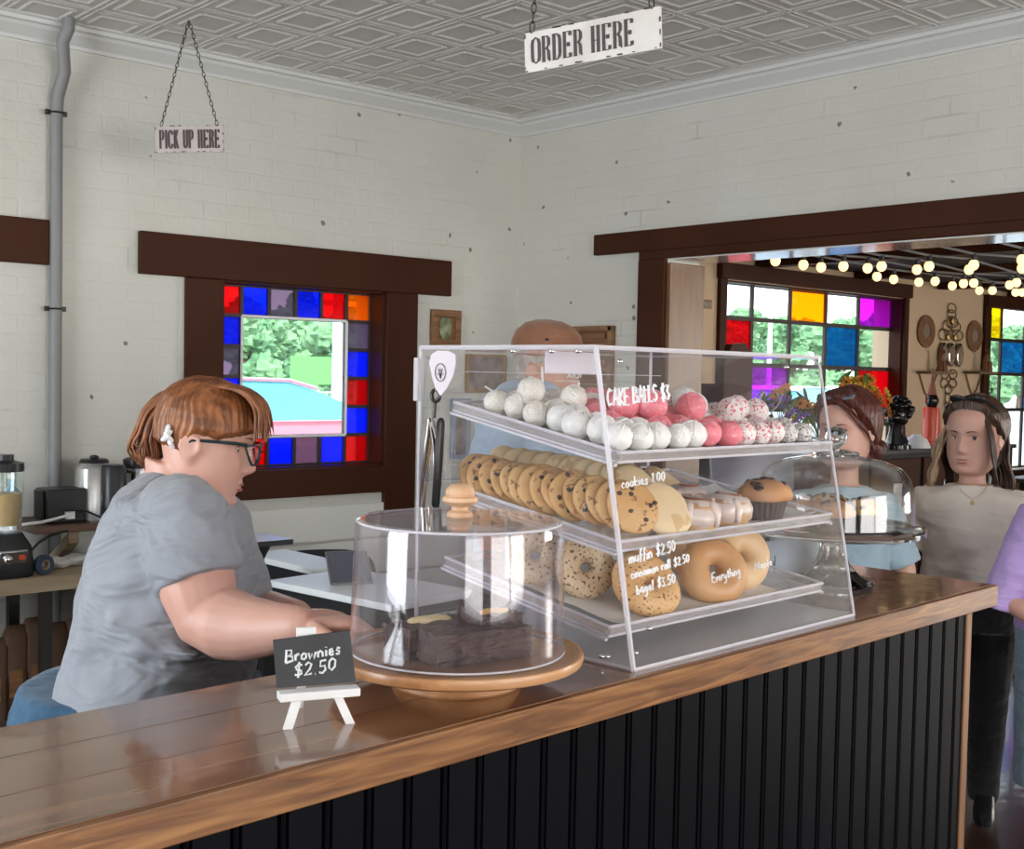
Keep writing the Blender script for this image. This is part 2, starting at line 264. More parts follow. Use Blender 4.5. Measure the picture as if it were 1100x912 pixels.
mk('white_shield', (.74, .66, .72), .35); mk('teal_frame', (.01, .03, .035), .25)

# ------------------------------------------------------------------ mesh helpers
class M:
    def __init__(s): s.v = []; s.f = []; s.mi = []; s.T = None
    def add(s, vs, fs, mi=0):
        o = len(s.v)
        s.v += [tuple(s.T @ Vector(q)) if s.T else tuple(q) for q in vs]
        s.f += [tuple(i+o for i in f) for f in fs]; s.mi += [mi]*len(fs); return s
    def box(s, c, d, rot=None, mi=0):
        x, y, z = d[0]/2, d[1]/2, d[2]/2
        vs = [Vector((a*x, b*y, e*z)) for a in (-1, 1) for b in (-1, 1) for e in (-1, 1)]
        if rot is not None: vs = [rot @ q for q in vs]
        vs = [q+Vector(c) for q in vs]
        return s.add(vs, [(0, 1, 3, 2), (4, 6, 7, 5), (0, 4, 5, 1), (2, 3, 7, 6), (0, 2, 6, 4), (1, 5, 7, 3)], mi)
    def bb(s, a, b, mi=0):
        return s.box([(a[i]+b[i])/2 for i in range(3)], [abs(b[i]-a[i]) for i in range(3)], None, mi)
    def hexa(s, p, mi=0):     # 8 corners: bottom ring 0-3, top ring 4-7
        return s.add(p, [(3, 2, 1, 0), (4, 5, 6, 7), (0, 1, 5, 4), (1, 2, 6, 5), (2, 3, 7, 6), (3, 0, 4, 7)], mi)
    def slab(s, q, t, mi=0):  # four corners of a sheet + thickness vector
        q = [Vector(a) for a in q]; t = Vector(t); return s.hexa(q+[a+t for a in q], mi)
    def loft(s, rings, mi=0, cap=True):
        n = len(rings[0]); vs = [p for r in rings for p in r]; fs = []
        for i in range(len(rings)-1):
            for j in range(n):
                a = i*n+j; b = i*n+(j+1) % n; fs.append((a, b, b+n, a+n))
        if cap: fs.append(tuple(range(n-1, -1, -1))); fs.append(tuple((len(rings)-1)*n+j for j in range(n)))
        return s.add(vs, fs, mi)
    def tube(s, pts, r, n=8, mi=0, flat=1.0, round_=False):
        pts = [Vector(p) for p in pts]; m = len(pts)
        rs = list(r) if hasattr(r, '__len__') else [r]*m
        if round_:
            d0 = (pts[0]-pts[1]).normalized(); d1 = (pts[-1]-pts[-2]).normalized(); a, b = rs[0], rs[-1]
            pts = [pts[0]+d0*a*.97, pts[0]+d0*a*.7]+pts+[pts[-1]+d1*b*.7, pts[-1]+d1*b*.97]; rs = [a*.25, a*.7]+rs+[b*.7, b*.25]; m += 4
        rings = []; up = None
        for i in range(m):
            t = (pts[min(i+1, m-1)]-pts[max(i-1, 0)]).normalized()
            if up is None: up = Vector((0, 0, 1)) if abs(t.z) < .9 else Vector((0, 1, 0))
            x = t.cross(up)
            if x.length < 1e-5: x = t.orthogonal()
            x.normalize(); y = x.cross(t).normalized(); up = y
            rings.append([pts[i]+x*math.cos(k*2*PI/n)*rs[i]+y*math.sin(k*2*PI/n)*rs[i]*flat for k in range(n)])
        return s.loft(rings, mi)
    def lathe(s, prof, c=(0, 0, 0), n=32, mi=0, rot=None, closed=False):
        c = Vector(c); vs = []; fs = []
        m = len(prof)
        for (r, z) in prof:
            for k in range(n):
                p = Vector((max(r, 1e-4)*math.cos(2*PI*k/n), max(r, 1e-4)*math.sin(2*PI*k/n), z))
                if rot is not None: p = rot @ p
                vs.append(p+c)
        for i in range(m-1 if not closed else m):
            for k in range(n):
                a = i*n+k; b = i*n+(k+1) % n; i2 = (i+1) % m; fs.append((a, b, i2*n+(k+1) % n, i2*n+k))
        if not closed: fs.append(tuple(range(n-1, -1, -1))); fs.append(tuple((m-1)*n+k for k in range(n)))
        return s.add(vs, fs, mi)
    def ell(s, c, r, rot=None, nu=16, nv=10, mi=0, disp=0, dsc=20, seed=0):
        r = (r, r, r) if not hasattr(r, '__len__') else r; c = Vector(c); vs = []; fs = []
        for i in range(nv+1):
            th = PI*i/nv
            for k in range(nu):
                ph = 2*PI*k/nu; q = Vector((math.sin(th)*math.cos(ph)*r[0], math.sin(th)*math.sin(ph)*r[1], math.cos(th)*r[2]))
                if i in (0, nv): q = Vector((0, 0, q.z))
                if disp: q = q*(1+disp*noise.noise(q*dsc+Vector((seed*3.1, seed*1.7, seed))))
                if rot is not None: q = rot @ q
                vs.append(q+c)
        for i in range(nv):
            for k in range(nu):
                a = i*nu+k; b = i*nu+(k+1) % nu; fs.append((a, a+nu, b+nu, b))
        return s.add(vs, fs, mi)
    def torus(s, c, R, r, rot=None, n=28, k=12, mi=0, flat=1.0, f=None):
        c = Vector(c); vs = []; fs = []
        for i in range(n):
            a = 2*PI*i/n; rr = r*(f(a) if f else 1)
            for j in range(k):
                b = 2*PI*j/k; q = Vector(((R+rr*math.cos(b))*math.cos(a), (R+rr*math.cos(b))*math.sin(a), rr*math.sin(b)*flat))
                if rot is not None: q = rot @ q
                vs.append(q+c)
        for i in range(n):
            for j in range(k):
                fs.append((i*k+j, ((i+1) % n)*k+j, ((i+1) % n)*k+(j+1) % k, i*k+(j+1) % k))
        return s.add(vs, fs, mi)
    def build(s, name, mats, parent=None, smooth=True, ang=38, bevel=0, merge=True, fixn=True):
        import bmesh
        me = bpy.data.meshes.new(name); me.from_pydata(s.v, [], s.f)
        for mm in ([mats] if isinstance(mats, str) else mats): me.materials.append(MAT[mm])
        me.polygons.foreach_set('material_index', s.mi)
        bm = bmesh.new(); bm.from_mesh(me)
        if merge: bmesh.ops.remove_doubles(bm, verts=bm.verts, dist=1e-6)
        if fixn: bmesh.ops.recalc_face_normals(bm, faces=bm.faces)
        bm.to_mesh(me); bm.free()
        if smooth:
            me.polygons.foreach_set('use_smooth', [True]*len(me.polygons)); me.set_sharp_from_angle(angle=math.radians(ang))
        me.update()
        o = bpy.data.objects.new(name, me); COL.objects.link(o)
        if parent is not None: o.parent = parent
        if bevel:
            b = o.modifiers.new('bevel', 'BEVEL'); b.width = bevel; b.segments = 2; b.limit_method = 'ANGLE'; b.angle_limit = math.radians(50)
        return o
def tag(o, label=None, cat=None, group=None, kind=None):
    if label: o['label'] = label
    if cat: o['category'] = cat
    if group: o['group'] = group
    if kind: o['kind'] = kind
    return o
def thing(name, label, cat, loc=(0, 0, 0), rz=0, group=None, rot=None):
    o = bpy.data.objects.new(name, None); COL.objects.link(o); o.empty_display_size = .05
    o.location = loc; o.rotation_euler = rot if rot is not None else (0, 0, rz)
    return tag(o, label, cat, group)
def dup(root, loc=None, rot=None, label=None, group=None, scale=None, parent=None):
    c = root.copy(); COL.objects.link(c)
    if loc is not None: c.location = loc
    if rot is not None: c.rotation_euler = rot
    if scale is not None: c.scale = (scale,)*3 if not hasattr(scale, '__len__') else scale
    if label: c['label'] = label
    if group: c['group'] = group
    if parent is not None: c.parent = parent
    for ch in [x for x in COL.objects if x.parent is root]: dup(ch, parent=c)
    return c
def struct(o): o['kind'] = 'structure'; return o
def Rx(a): return Matrix.Rotation(a, 3, 'X')
def Ry(a): return Matrix.Rotation(a, 3, 'Y')
def Rz(a): return Matrix.Rotation(a, 3, 'Z')
def frame(o, x, y, z): # 4x4 from origin and axes
    m = Matrix.Identity(4)
    for i in range(3): m[i][0] = x[i]; m[i][1] = y[i]; m[i][2] = z[i]; m[i][3] = o[i]
    return m

# ------------------------------------------------------------------ lettering: pen strokes
G = {
 'A': (.6, [[(0, 0), (.3, 1), (.6, 0)], [(.12, .38), (.48, .38)]]), 'B': (.55, [[(0, 0), (.03, 1), (.4, .93), (.42, .62), (.05, .54), (.5, .42), (.52, .1), (0, 0)]]),
 'C': (.55, [[(.52, .85), (.3, 1), (.06, .75), (0, .4), (.15, .04), (.5, .12)]]), 'K': (.5, [[(0, 0), (0, 1)], [(.5, 1), (.02, .45), (.5, 0)]]),
 'E': (.48, [[(.48, 1), (0, 1), (0, 0), (.48, 0)], [(0, .52), (.38, .52)]]), 'L': (.42, [[(0, 1), (0, 0), (.42, 0)]]), 'S': (.48, [[(.46, .88), (.2, 1), (.03, .8), (.1, .58), (.4, .42), (.45, .18), (.2, 0), (0, .12)]]),
 '$': (.46, [[(.44, .82), (.2, .9), (.03, .74), (.1, .55), (.38, .42), (.42, .2), (.2, .1), (0, .2)], [(.25, 1.08), (.2, -.08)]]),
 '0': (.44, [[(.22, .9), (.04, .7), (.02, .25), (.2, .02), (.4, .25), (.42, .7), (.22, .9)]]), '1': (.2, [[(0, .75), (.12, .92), (.12, 0)]]), '2': (.44, [[(.02, .75), (.2, .93), (.4, .75), (.3, .42), (0, .02), (.44, .05)]]),
 '3': (.42, [[(.03, .88), (.35, .9), (.15, .52), (.4, .35), (.3, .04), (0, .08)]]), '5': (.44, [[(.42, .92), (.08, .92), (.05, .52), (.35, .52), (.4, .2), (.2, 0), (0, .1)]]), '.': (.14, [[(.04, .02), (.08, .04)]]),
 'a': (.42, [[(.36, .5), (.1, .5), (.02, .2), (.15, 0), (.34, .2), (.37, .5), (.38, .1), (.45, .02)]]), 'b': (.4, [[(0, .95), (.02, 0), (.3, .04), (.36, .3), (.2, .48), (.02, .35)]]), 'c': (.36, [[(.34, .42), (.15, .52), (.01, .25), (.12, .02), (.34, .06)]]),
 'e': (.38, [[(.02, .25), (.34, .3), (.25, .52), (.06, .45), (.03, .12), (.2, 0), (.36, .1)]]), 'f': (.32, [[(.34, .9), (.2, .98), (.12, .7), (.12, -.1)], [(0, .5), (.3, .5)]]), 'g': (.4, [[(.35, .48), (.08, .5), (.03, .2), (.2, .08), (.34, .3), (.36, .48), (.34, -.25), (.15, -.42), (0, -.28)]]),
 'h': (.4, [[(0, .95), (.01, 0)], [(.01, .3), (.2, .5), (.36, .38), (.37, 0)]]), 'i': (.12, [[(.05, .5), (.06, 0)], [(.05, .7), (.06, .74)]]), 'k': (.38, [[(0, .95), (0, 0)], [(.32, .5), (.03, .22), (.36, 0)]]), 'l': (.14, [[(.04, 1), (.03, .1), (.12, 0)]]),
 'm': (.62, [[(0, .5), (.02, 0)], [(.02, .35), (.18, .5), (.28, .35), (.28, 0)], [(.28, .35), (.45, .5), (.56, .35), (.58, 0)]]), 'n': (.42, [[(0, .5), (.02, 0)], [(.02, .35), (.2, .5), (.36, .35), (.38, 0)]]), 'o': (.4, [[(.2, .5), (.02, .35), (.05, .08), (.22, 0), (.38, .15), (.36, .4), (.2, .5)]]),
 'p': (.4, [[(0, .5), (.01, -.4)], [(.01, .35), (.2, .5), (.37, .3), (.25, .03), (.02, .08)]]), 'r': (.3, [[(0, .5), (.02, 0)], [(.02, .3), (.14, .48), (.3, .48)]]), 's': (.34, [[(.32, .45), (.12, .52), (.04, .36), (.28, .2), (.24, .02), (0, .05)]]), 't': (.3, [[(.12, .85), (.12, .08), (.28, .02)], [(0, .55), (.28, .55)]]),
 'u': (.42, [[(0, .5), (.03, .08), (.22, .02), (.36, .3), (.37, .5), (.39, 0)]]), 'v': (.36, [[(0, .5), (.16, 0), (.34, .5)]]), 'w': (.56, [[(0, .5), (.12, 0), (.27, .4), (.4, 0), (.55, .5)]]), 'y': (.4, [[(0, .5), (.05, .15), (.25, .1), (.35, .5), (.33, -.25), (.12, -.4), (0, -.3)]]),
 'V': (.55, [[(0, 1), (.27, 0), (.55, 1)]]), 'O': (.6, [[(.3, 1), (.03, .75), (.03, .25), (.3, 0), (.57, .25), (.57, .75), (.3, 1)]]), 'R': (.52, [[(0, 0), (0, 1), (.42, .95), (.45, .58), (0, .5), (.5, 0)]]), 'M': (.66, [[(0, 0), (.05, 1), (.32, .35), (.6, 1), (.65, 0)]]),
 'H': (.5, [[(0, 0), (0, 1)], [(.5, 0), (.5, 1)], [(0, .5), (.5, .5)]]), ' ': (.3, [])}
def text_width(t, h): return sum((G[c][0]+.16)*h for c in t)-.16*h
def write(mb, text, o, ex, ey, h, r, slant=.12, jit=.02, seed=1, n=6):
    """pen strokes of radius r on the plane (ex, ey) from o, capital height h"""
    o, ex, ey = Vector(o), Vector(ex).normalized(), Vector(ey).normalized(); x = 0; rr = random.Random(seed)
    for c in text:
        wd, st = G[c]; dy = rr.uniform(-jit, jit)
        for pl in st:
            pts = [o+ex*(x+(a+slant*b)*h)+ey*((b+dy)*h) for a, b in pl]
            mb.tube(pts, r, n=n)
        x += (wd+.16)*h
    return x
S = {  # narrow serif capitals: broad-nib outlines on a 0.5 x 1 body
 'O': [[(.25, 1), (.1, .93), (.05, .78), (.05, .22), (.1, .07), (.25, 0), (.4, .07), (.45, .22), (.45, .78), (.4, .93), (.25, 1)]],
 'R': [[(.1, 0), (.1, 1)], [(.1, 1), (.3, .98), (.4, .9), (.4, .62), (.3, .53), (.1, .52)], [(.27, .52), (.38, .4), (.4, .05), (.48, 0)], [(0, 0), (.2, 0)], [(0, 1), (.1, 1)]],
 'D': [[(.1, 0), (.1, 1)], [(0, 1), (.26, 1), (.38, .93), (.43, .8), (.43, .2), (.38, .07), (.26, 0), (0, 0)]],
 'E': [[(.1, 0), (.1, 1)], [(0, 1), (.42, 1)], [(.42, 1), (.42, .84)], [(0, 0), (.42, 0)], [(.42, 0), (.42, .16)], [(.1, .5), (.32, .5)], [(.32, .42), (.32, .58)]],
 'H': [[(.1, 0), (.1, 1)], [(.4, 0), (.4, 1)], [(.1, .45), (.4, .45)], [(0, 0), (.2, 0)], [(0, 1), (.2, 1)], [(.3, 0), (.5, 0)], [(.3, 1), (.5, 1)]],
 'P': [[(.1, 0), (.1, 1)], [(0, 1), (.3, 1), (.4, .92), (.42, .75), (.4, .56), (.3, .48), (.1, .48)], [(0, 0), (.2, 0)]],
 'I': [[(.12, 0), (.12, 1)], [(.02, 0), (.22, 0)], [(.02, 1), (.22, 1)]],
 'C': [[(.43, .75), (.4, .93), (.26, 1), (.12, .93), (.06, .78), (.06, .22), (.12, .07), (.26, 0), (.4, .07), (.43, .25)]],
 'K': [[(.1, 0), (.1, 1)], [(.4, 1), (.12, .45)], [(.2, .58), (.42, 0)], [(0, 0), (.2, 0)], [(0, 1), (.2, 1)], [(.32, 1), (.48, 1)], [(.33, 0), (.5, 0)]],
 'U': [[(.1, 1), (.1, .2), (.16, .05), (.26, 0), (.36, .05), (.42, .2), (.42, 1)], [(0, 1), (.2, 1)], [(.34, 1), (.5, 1)]], ' ': []}
SW = {'I': .24, ' ': .28}
def serif(mb, text, o, ex, ey, en, h, wx, thick=.105, thinw=.03, dep_=.0012):
    o, ex, ey, en = Vector(o), Vector(ex), Vector(ey), Vector(en); x = 0
    for c in text:
        for pl in S[c]:
            for (a, b), (a2, b2) in zip(pl, pl[1:]):
                L = math.hypot((a2-a)*wx, b2-b) or 1; v = abs(b2-b)/L; hw = (thinw+(thick-thinw)*v**2)/2
                d = Vector(((a2-a)*wx, b2-b))/L; nrm = Vector((-d.y, d.x))
                q = []
                for (px_, py_), sg in (((a, b), 1), ((a2, b2), 1), ((a2, b2), -1), ((a, b), -1)):
                    q.append(o+ex*((x+px_)*wx*h+nrm.x*hw*sg*h)+ey*(py_*h+nrm.y*hw*sg*h))
                mb.slab(q, en*dep_)
        x += SW.get(c, .5)+.1
    return x*wx*h

# ------------------------------------------------------------------ the setting
YA, XB = 4.81, 4.31; WT = .24; CEIL = 2.87
XL, YBK, XR = -2.6, -3.2, 12.0
b = M(); b.bb((XL-.3, YBK-.3, -.1), (XR+.3, YA+.24, 0)); struct(b.build('floor', 'floorboards', smooth=False))
# outer wall with three window holes
W1 = (2.562, 3.437, 1.06, 1.918); W2 = (6.06, 8.18, .80, 2.15); W3 = (9.52, 11.2, .80, 2.18)
b = M(); xs = [XL-.3]
def wall_holes(mb, x0, x1, z0, z1, holes, y0, y1):
    cur = x0
    for (a, c, lo, hi) in holes:
        mb.bb((cur, y0, z0), (a, y1, z1)); mb.bb((a, y0, z0), (c, y1, lo)); mb.bb((a, y0, hi), (c, y1, z1)); cur = c
    mb.bb((cur, y0, z0), (x1, y1, z1))
wall_holes(b, XL-.3, XB+.12, 0, CEIL+.1, [W1], YA, YA+WT); struct(b.build('wall_left', 'white_brick_a', smooth=False))
b = M(); wall_holes(b, XB+.12, XR+.2, 0, CEIL+.1, [W2, W3], YA, YA+WT); struct(b.build('wall_dining', 'tan_plaster', smooth=False))
# painted boards under the small window
b = M()
for k in range(5): b.bb((2.2, YA-.022, .02+k*.176), (4.28, YA, .185+k*.176))
struct(b.build('trim_1', 'shiplap', bevel=.003, smooth=False))
# dividing wall with its wide opening
OP = (-1.2, 3.767, 2.085)
b = M(); b.bb((XB, OP[1], 0), (XB+WT, YA, CEIL)); b.bb((XB, YBK, OP[2]+.012), (XB+WT, OP[1], CEIL)); b.bb((XB, YBK, 0), (XB+WT, OP[0], OP[2]+.012)); struct(b.build('wall_right', 'white_brick_b', smooth=False))
b = M(); b.bb((XB-.03, OP[0]-.2, OP[2]+.04), (XB, 4.222, 2.226)); b.bb((XB-.022, OP[0]-.2, OP[2]), (XB, 3.925, OP[2]+.045)); struct(b.build('trim_2', 'brown_paint', bevel=.004, smooth=False))
b = M(); b.bb((XB-.025, OP[1]-.01, 0), (XB, 3.925, OP[2])); struct(b.build('trim_3', 'brown_paint', bevel=.004, smooth=False))
b = M(); b.bb((XB-.005, OP[1]-.035, 0), (XB+WT, OP[1], OP[2]-.02)); struct(b.build('trim_4', 'brown_wood_jamb', bevel=.004, smooth=False))
b = M(); b.bb((XB-.005, OP[0], OP[2]-.006), (XB+WT+.01, OP[1], OP[2]+.012)); struct(b.build('trim_5', 'soffit_gloss', smooth=False))
# back and side walls of the shop, with openings for the daylight and the added fill lights
b = M(); H = [(-1.95, -.05, .55, 2.55), (.6, 2.4, .55, 2.55), (2.45, 4.2, .55, 2.55), (4.5, 6.3, .55, 2.2)]  # third opening made for the added customer fill
wall_holes(b, XL-.3, XR+.2, 0, CEIL+.1, H, YBK-.2, YBK); struct(b.build('wall_back', 'white_brick_a', smooth=False))
b = M(); b.bb((XL-.2, YBK, 0), (XL, 1.6, CEIL)); b.bb((XL-.2, 3.6, 0), (XL, YA, CEIL)); b.bb((XL-.2, 1.6, 0), (XL, 3.6, .6)); b.bb((XL-.2, 1.6, 2.6), (XL, 3.6, CEIL)); struct(b.build('wall_front', 'white_brick_b', smooth=False))
b = M(); b.bb((XR, YBK, 0), (XR+.2, -2.95, 2.5)); b.bb((XR, -.55, 0), (XR+.2, YA, 2.5)); b.bb((XR, -2.95, 0), (XR+.2, -.55, .45)); b.bb((XR, -2.95, 2.24), (XR+.2, -.55, 2.5)); struct(b.build('wall_dining_end', 'tan_plaster', smooth=False))  # opening made for the added dining end fill
# pressed tin ceiling: ribs along the tile joints and a raised square in every tile
b = M(); b.bb((XL-.3, YBK-2.2, CEIL), (XB+.1, YA+.3, CEIL+.1))  # runs past the back wall: unseen overhang added to keep the sun out
px_, py_ = .26, .305; X0, Y0 = 3.81-px_/2, 2.82-py_/2
def rib(x0, y0, x1, y1, w_, h):
    """a raised moulding with sloped sides under the ceiling"""
    z = CEIL; 
    if abs(x1-x0) > abs(y1-y0): q = [(x0, y0-w_, z), (x1, y0-w_, z), (x1, y0+w_, z), (x0, y0+w_, z)]; t = [(x0, y0-w_*.35, z-h), (x1, y0-w_*.35, z-h), (x1, y0+w_*.35, z-h), (x0, y0+w_*.35, z-h)]
    else: q = [(x0-w_, y0, z), (x0+w_, y0, z), (x0+w_, y1, z), (x0-w_, y1, z)]; t = [(x0-w_*.35, y0, z-h), (x0+w_*.35, y0, z-h), (x0+w_*.35, y1, z-h), (x0-w_*.35, y1, z-h)]
    b.hexa(q+t)
i0, i1 = -24, 2; j0, j1 = -12, 6
for i in range(i0, i1+1):
    for d in (-.012, .012): rib(X0+i*px_+d, YBK, X0+i*px_+d, YA, .008, .004)
for j in range(j0, j1+2):
    for d in (-.012, .012): rib(XL, Y0+j*py_+d, XB, Y0+j*py_+d, .008, .004)
for i in range(i0, i1):
    for j in range(j0, j1+1):
        cx_, cy_ = X0+(i+.5)*px_, Y0+(j+.5)*py_
        for ax, ay in ((.078, .092),):
            rib(cx_-ax, cy_-ay, cx_+ax, cy_-ay, .011, .005); rib(cx_-ax, cy_+ay, cx_+ax, cy_+ay, .011, .005)
            rib(cx_-ax, cy_-ay, cx_-ax, cy_+ay, .011, .005); rib(cx_+ax, cy_-ay, cx_+ax, cy_+ay, .011, .005)
struct(b.build('ceiling', 'tin', smooth=False, merge=False))
# crown moulding, mitred in the corner
prof = [(0, -.085), (.012, -.085), (.016, -.072), (.03, -.06), (.055, -.04), (.062, -.028), (.078, -.024), (.082, -.010), (.096, -.006), (.1, 0), (0, 0)]
b = M(); b.loft([[(XL, YA-p, CEIL+z) for p, z in prof], [(XB-0, YA-p, CEIL+z) for p, z in prof]]); struct(b.build('trim_6', 'crown_white', ang=20))
b = M(); b.loft([[(XB-p, YBK, CEIL+z) for p, z in prof], [(XB-p, YA, CEIL+z) for p, z in prof]]); struct(b.build('trim_7', 'crown_white', ang=20))
# dining room ceiling with dark boards and beams
DC = 2.30
b = M(); b.bb((XB+WT, YBK-2.2, DC), (XR+.3, YA+.3, DC+.1))  # same added overhang past the back wall against the sun
struct(b.build('ceiling_dining', 'black_matte', smooth=False))
for k in range(6):
    bm_ = M(); bm_.bb((XB+.9+k*1.15, YBK, DC-.05), (XB+1.0+k*1.15, YA-.01, DC)); struct(bm_.build('trim_%d' % (8+k), 'brown_paint', bevel=.004, smooth=False))
# brown casings
def casing(n_, x0, x1, lz0, lz1, j0, j1, k0, k1, sill, bottom, y=YA, mat='brown_paint'):
    b = M(); b.bb((x0, y-.035, lz0), (x1, y, lz1)); b.bb((j0, y-.028, bottom), (j1, y, lz0)); b.bb((k0, y-.028, bottom if n_ != 1 else .849), (k1, y, lz0)); b.bb((j1, y-.03, sill[0]), (k0, y, sill[1]))
    return b
b = casing(1, 2.175, 3.829, 1.915, 2.093, 2.386, 2.562, 3.437, 3.624, (.94, 1.07), .94)
w1 = struct(b.build('window_1', 'brown_paint', bevel=.004, smooth=False))
gd = .10; yg = YA+gd
b = M(); x0, x1, z0, z1 = W1; t = .012
b.bb((x0-.001, YA-.005, z0), (x0+t, yg+.02, z1)); b.bb((x1-t, YA-.005, z0), (x1+.001, yg+.02, z1)); b.bb((x0, YA-.005, z1-t), (x1, yg+.02, z1+.001)); b.bb((x0, YA-.005, z0), (x1, yg+.03, z0+.018)); b.build('reveal', 'brown_paint', w1, smooth=False)
# 6 x 6 border of coloured squares round one clear pane
gx = [x0+t+(x1-x0-2*t)*k/6 for k in range(7)]; gz = [z1-t-(z1-z0-t-.018)*k/6 for k in range(7)]
cols = {'r': 'glass_red', 'b': 'glass_blue', 'g': 'glass_smoke', 'a': 'glass_amber'}
rows = ['rbgbra', 'b....g', 'g....b', 'b....r', 'r....b', 'brbgbr']; kk = list(cols); pn = M()
for j in range(6):
    for i in range(6):
        c = rows[j][i]
        if c == '.': continue
        pn.bb((gx[i]+.004, yg, gz[j+1]+.004), (gx[i+1]-.004, yg+.006, gz[j]-.004), kk.index(c))
pn.bb((gx[1]+.006, yg, gz[5]+.006), (gx[5]-.006, yg+.006, gz[1]-.006), 4)
pn.build('pane', [cols[k] for k in kk]+['pane_clear'], w1, smooth=False)
b = M()
for k in range(7):
    full = k in (0, 1, 5, 6)
    for (a, c) in ([(gz[6], gz[0])] if full else [(gz[1], gz[0]), (gz[6], gz[5])]): b.bb((gx[k]-.008, yg-.006, a-.008), (gx[k]+.008, yg+.014, c+.008))
    for (a, c) in ([(gx[0], gx[6])] if full else [(gx[0], gx[1]), (gx[5], gx[6])]): b.bb((a-.008, yg-.0055, gz[k]-.008), (c+.008, yg+.0135, gz[k]+.008))
b.build('leading', 'lead', w1, smooth=False)
b = M()
for z_, xx in ((gz[1]+.0, 0), (gz[5], 0)): b.bb((gx[1], yg-.009, z_-.006), (gx[5], yg-.004, z_+.006))
for xx in (gx[1], gx[5]): b.bb((xx-.006, yg-.0095, gz[5]), (xx+.006, yg-.0045, gz[1]))
b.build('pane_bead', 'white_paint', w1, smooth=False)
# dining windows: bigger panes
def big_window(n_, W_, colx, rowz, grid, lint, left_j, right_j):
    x0, x1, z0, z1 = W_
    b = M(); b.bb((lint[0], YA-.05, lint[2]), (lint[1], YA, lint[3])); b.bb((left_j[0], YA-.03, z0-.1), (left_j[1], YA, lint[2])); b.bb((right_j[0], YA-.03, z0-.1), (right_j[1], YA, lint[2])); b.bb((left_j[1], YA-.06, z0-.07), (right_j[0], YA+.02, z0))
    o = struct(b.build('window_%d' % n_, 'brown_paint', bevel=.004, smooth=False)); d = .09; yg = YA+d
    b = M(); b.bb((x0-.001, YA-.004, z0), (x0+.015, yg, z1)); b.bb((x1-.015, YA-.004, z0), (x1+.001, yg, z1)); b.bb((x0, YA-.004, z1-.01), (x1, yg, z1+.001)); b.build('reveal', 'brown_paint', o, smooth=False)
    names = {'r': 'glass_rose', 'o': 'glass_orange', 'p': 'glass_purple', 't': 'glass_teal', 'y': 'glass_yellow', '.': 'pane_clear'}; ks = list(names); pn = M()
    for j in range(len(rowz)-1):
        for i in range(len(colx)-1): pn.bb((colx[i]+.003, yg-.006, rowz[j+1]+.003), (colx[i+1]-.003, yg, rowz[j]-.003), ks.index(grid[j][i]))
    pn.build('pane', [names[k] for k in ks], o, smooth=False)
    b = M()
    for x in colx: b.bb((x-.014, yg-.012, rowz[-1]), (x+.014, yg+.006, rowz[0]))
    for z in rowz: b.bb((colx[0], yg-.0115, z-.014), (colx[-1], yg+.0055, z+.014))
    b.build('leading', 'lead', o, smooth=False)
ygd = YA+.09
def gX(x, y): return onY(x, y, ygd)[0]
cx2 = [W2[0]+.0]+[gX(x, 330) for x in (807, 848, 886.5, 921.5)]+[W2[1]]
rz2 = [W2[3]]+[onY(867, y, ygd)[2] for y in (347.5, 394, 440)]+[W2[2]]
big_window(2, W2, cx2, rz2, ['..o.p', 'r..t.', '.p..r', '.....'], (5.979, 8.245, 2.155, 2.255), (5.93+.06, W2[0]), (W2[1], 8.235))
cx3 = [W3[0]]+[gX(x, 340) for x in (1075.5, 1101)]+[W3[1]]
rz3 = [W3[3]]+[onY(1085, y, ygd)[2] for y in (366, 402, 440)]+[W3[2]]
big_window(3, W3, cx3, rz3, ['y..', '.tp', '..t', '...'], (9.42, 11.4, 2.155, 2.255), (9.42, W3[0]), (W3[1], 11.3))
# end of another casing at the left edge of the frame
b = M(); b.bb((.4, YA-.035, 1.922), (1.797, YA, 2.098)); struct(b.build('trim_20', 'brown_paint', bevel=.004, smooth=False))

# ------------------------------------------------------------------ outside
b = M(); b.bb((-40, YA+.3, -.5), (140, 160, -.35)); tag(b.build('ground', 'asphalt', smooth=False), kind='structure')
def car(loc, rz, mat, label, sc=1.0):
    t = thing('parked_car', label, 'car', loc, rz)
    side = [(-2.1, .35), (-2.2, .75), (-2.05, 1.03), (-1.5, 1.10), (1.0, 1.10), (1.9, 1.0), (2.15, .85), (2.15, .35)]
    b = M(); b.loft([[(x, -.86, z*.98) for x, z in side], [(x, -.9, z) for x, z in side], [(x, .9, z) for x, z in side], [(x, .86, z*.98) for x, z in side]]); b.build('body', mat, t, bevel=.04)
    gh = [(-1.75, 1.09), (-1.25, 1.40), (-.75, 1.46), (.25, 1.44), (.6, 1.34), (1.25, 1.09)]
    b = M(); b.loft([[(x, -.80+(.13 if z > 1.2 else 0), z) for x, z in gh], [(x, .80-(.13 if z > 1.2 else 0), z) for x, z in gh]]); b.build('window', 'car_glass', t, ang=25)
    b = M(); rp = [(-1.3, 1.39), (-.75, 1.46), (.25, 1.445), (.55, 1.37)]
    b.loft([[(x, -.69, z+.0) for x, z in rp]+[(x, -.69, z+.03) for x, z in rp[::-1]], [(x, .69, z) for x, z in rp]+[(x, .69, z+.03) for x, z in rp[::-1]]]); b.build('roof', mat, t, bevel=.01)
    for x in (-1.35, 1.35):
        for y in (-.82, .82):
            b = M(); b.lathe([(.12, -.1), (.32, -.1), (.34, -.06), (.34, .06), (.32, .1), (.12, .1)], (x, y, .34), 24, rot=Rx(PI/2)); b.build('wheel', 'rubber', t)
    for y in (-.95, .95): b = M(); b.ell((.95, y, 1.1), (.1, .09, .07)); b.build('side_mirror', mat, t)
    t.scale = (sc,)*3; return t
GZ = -.35
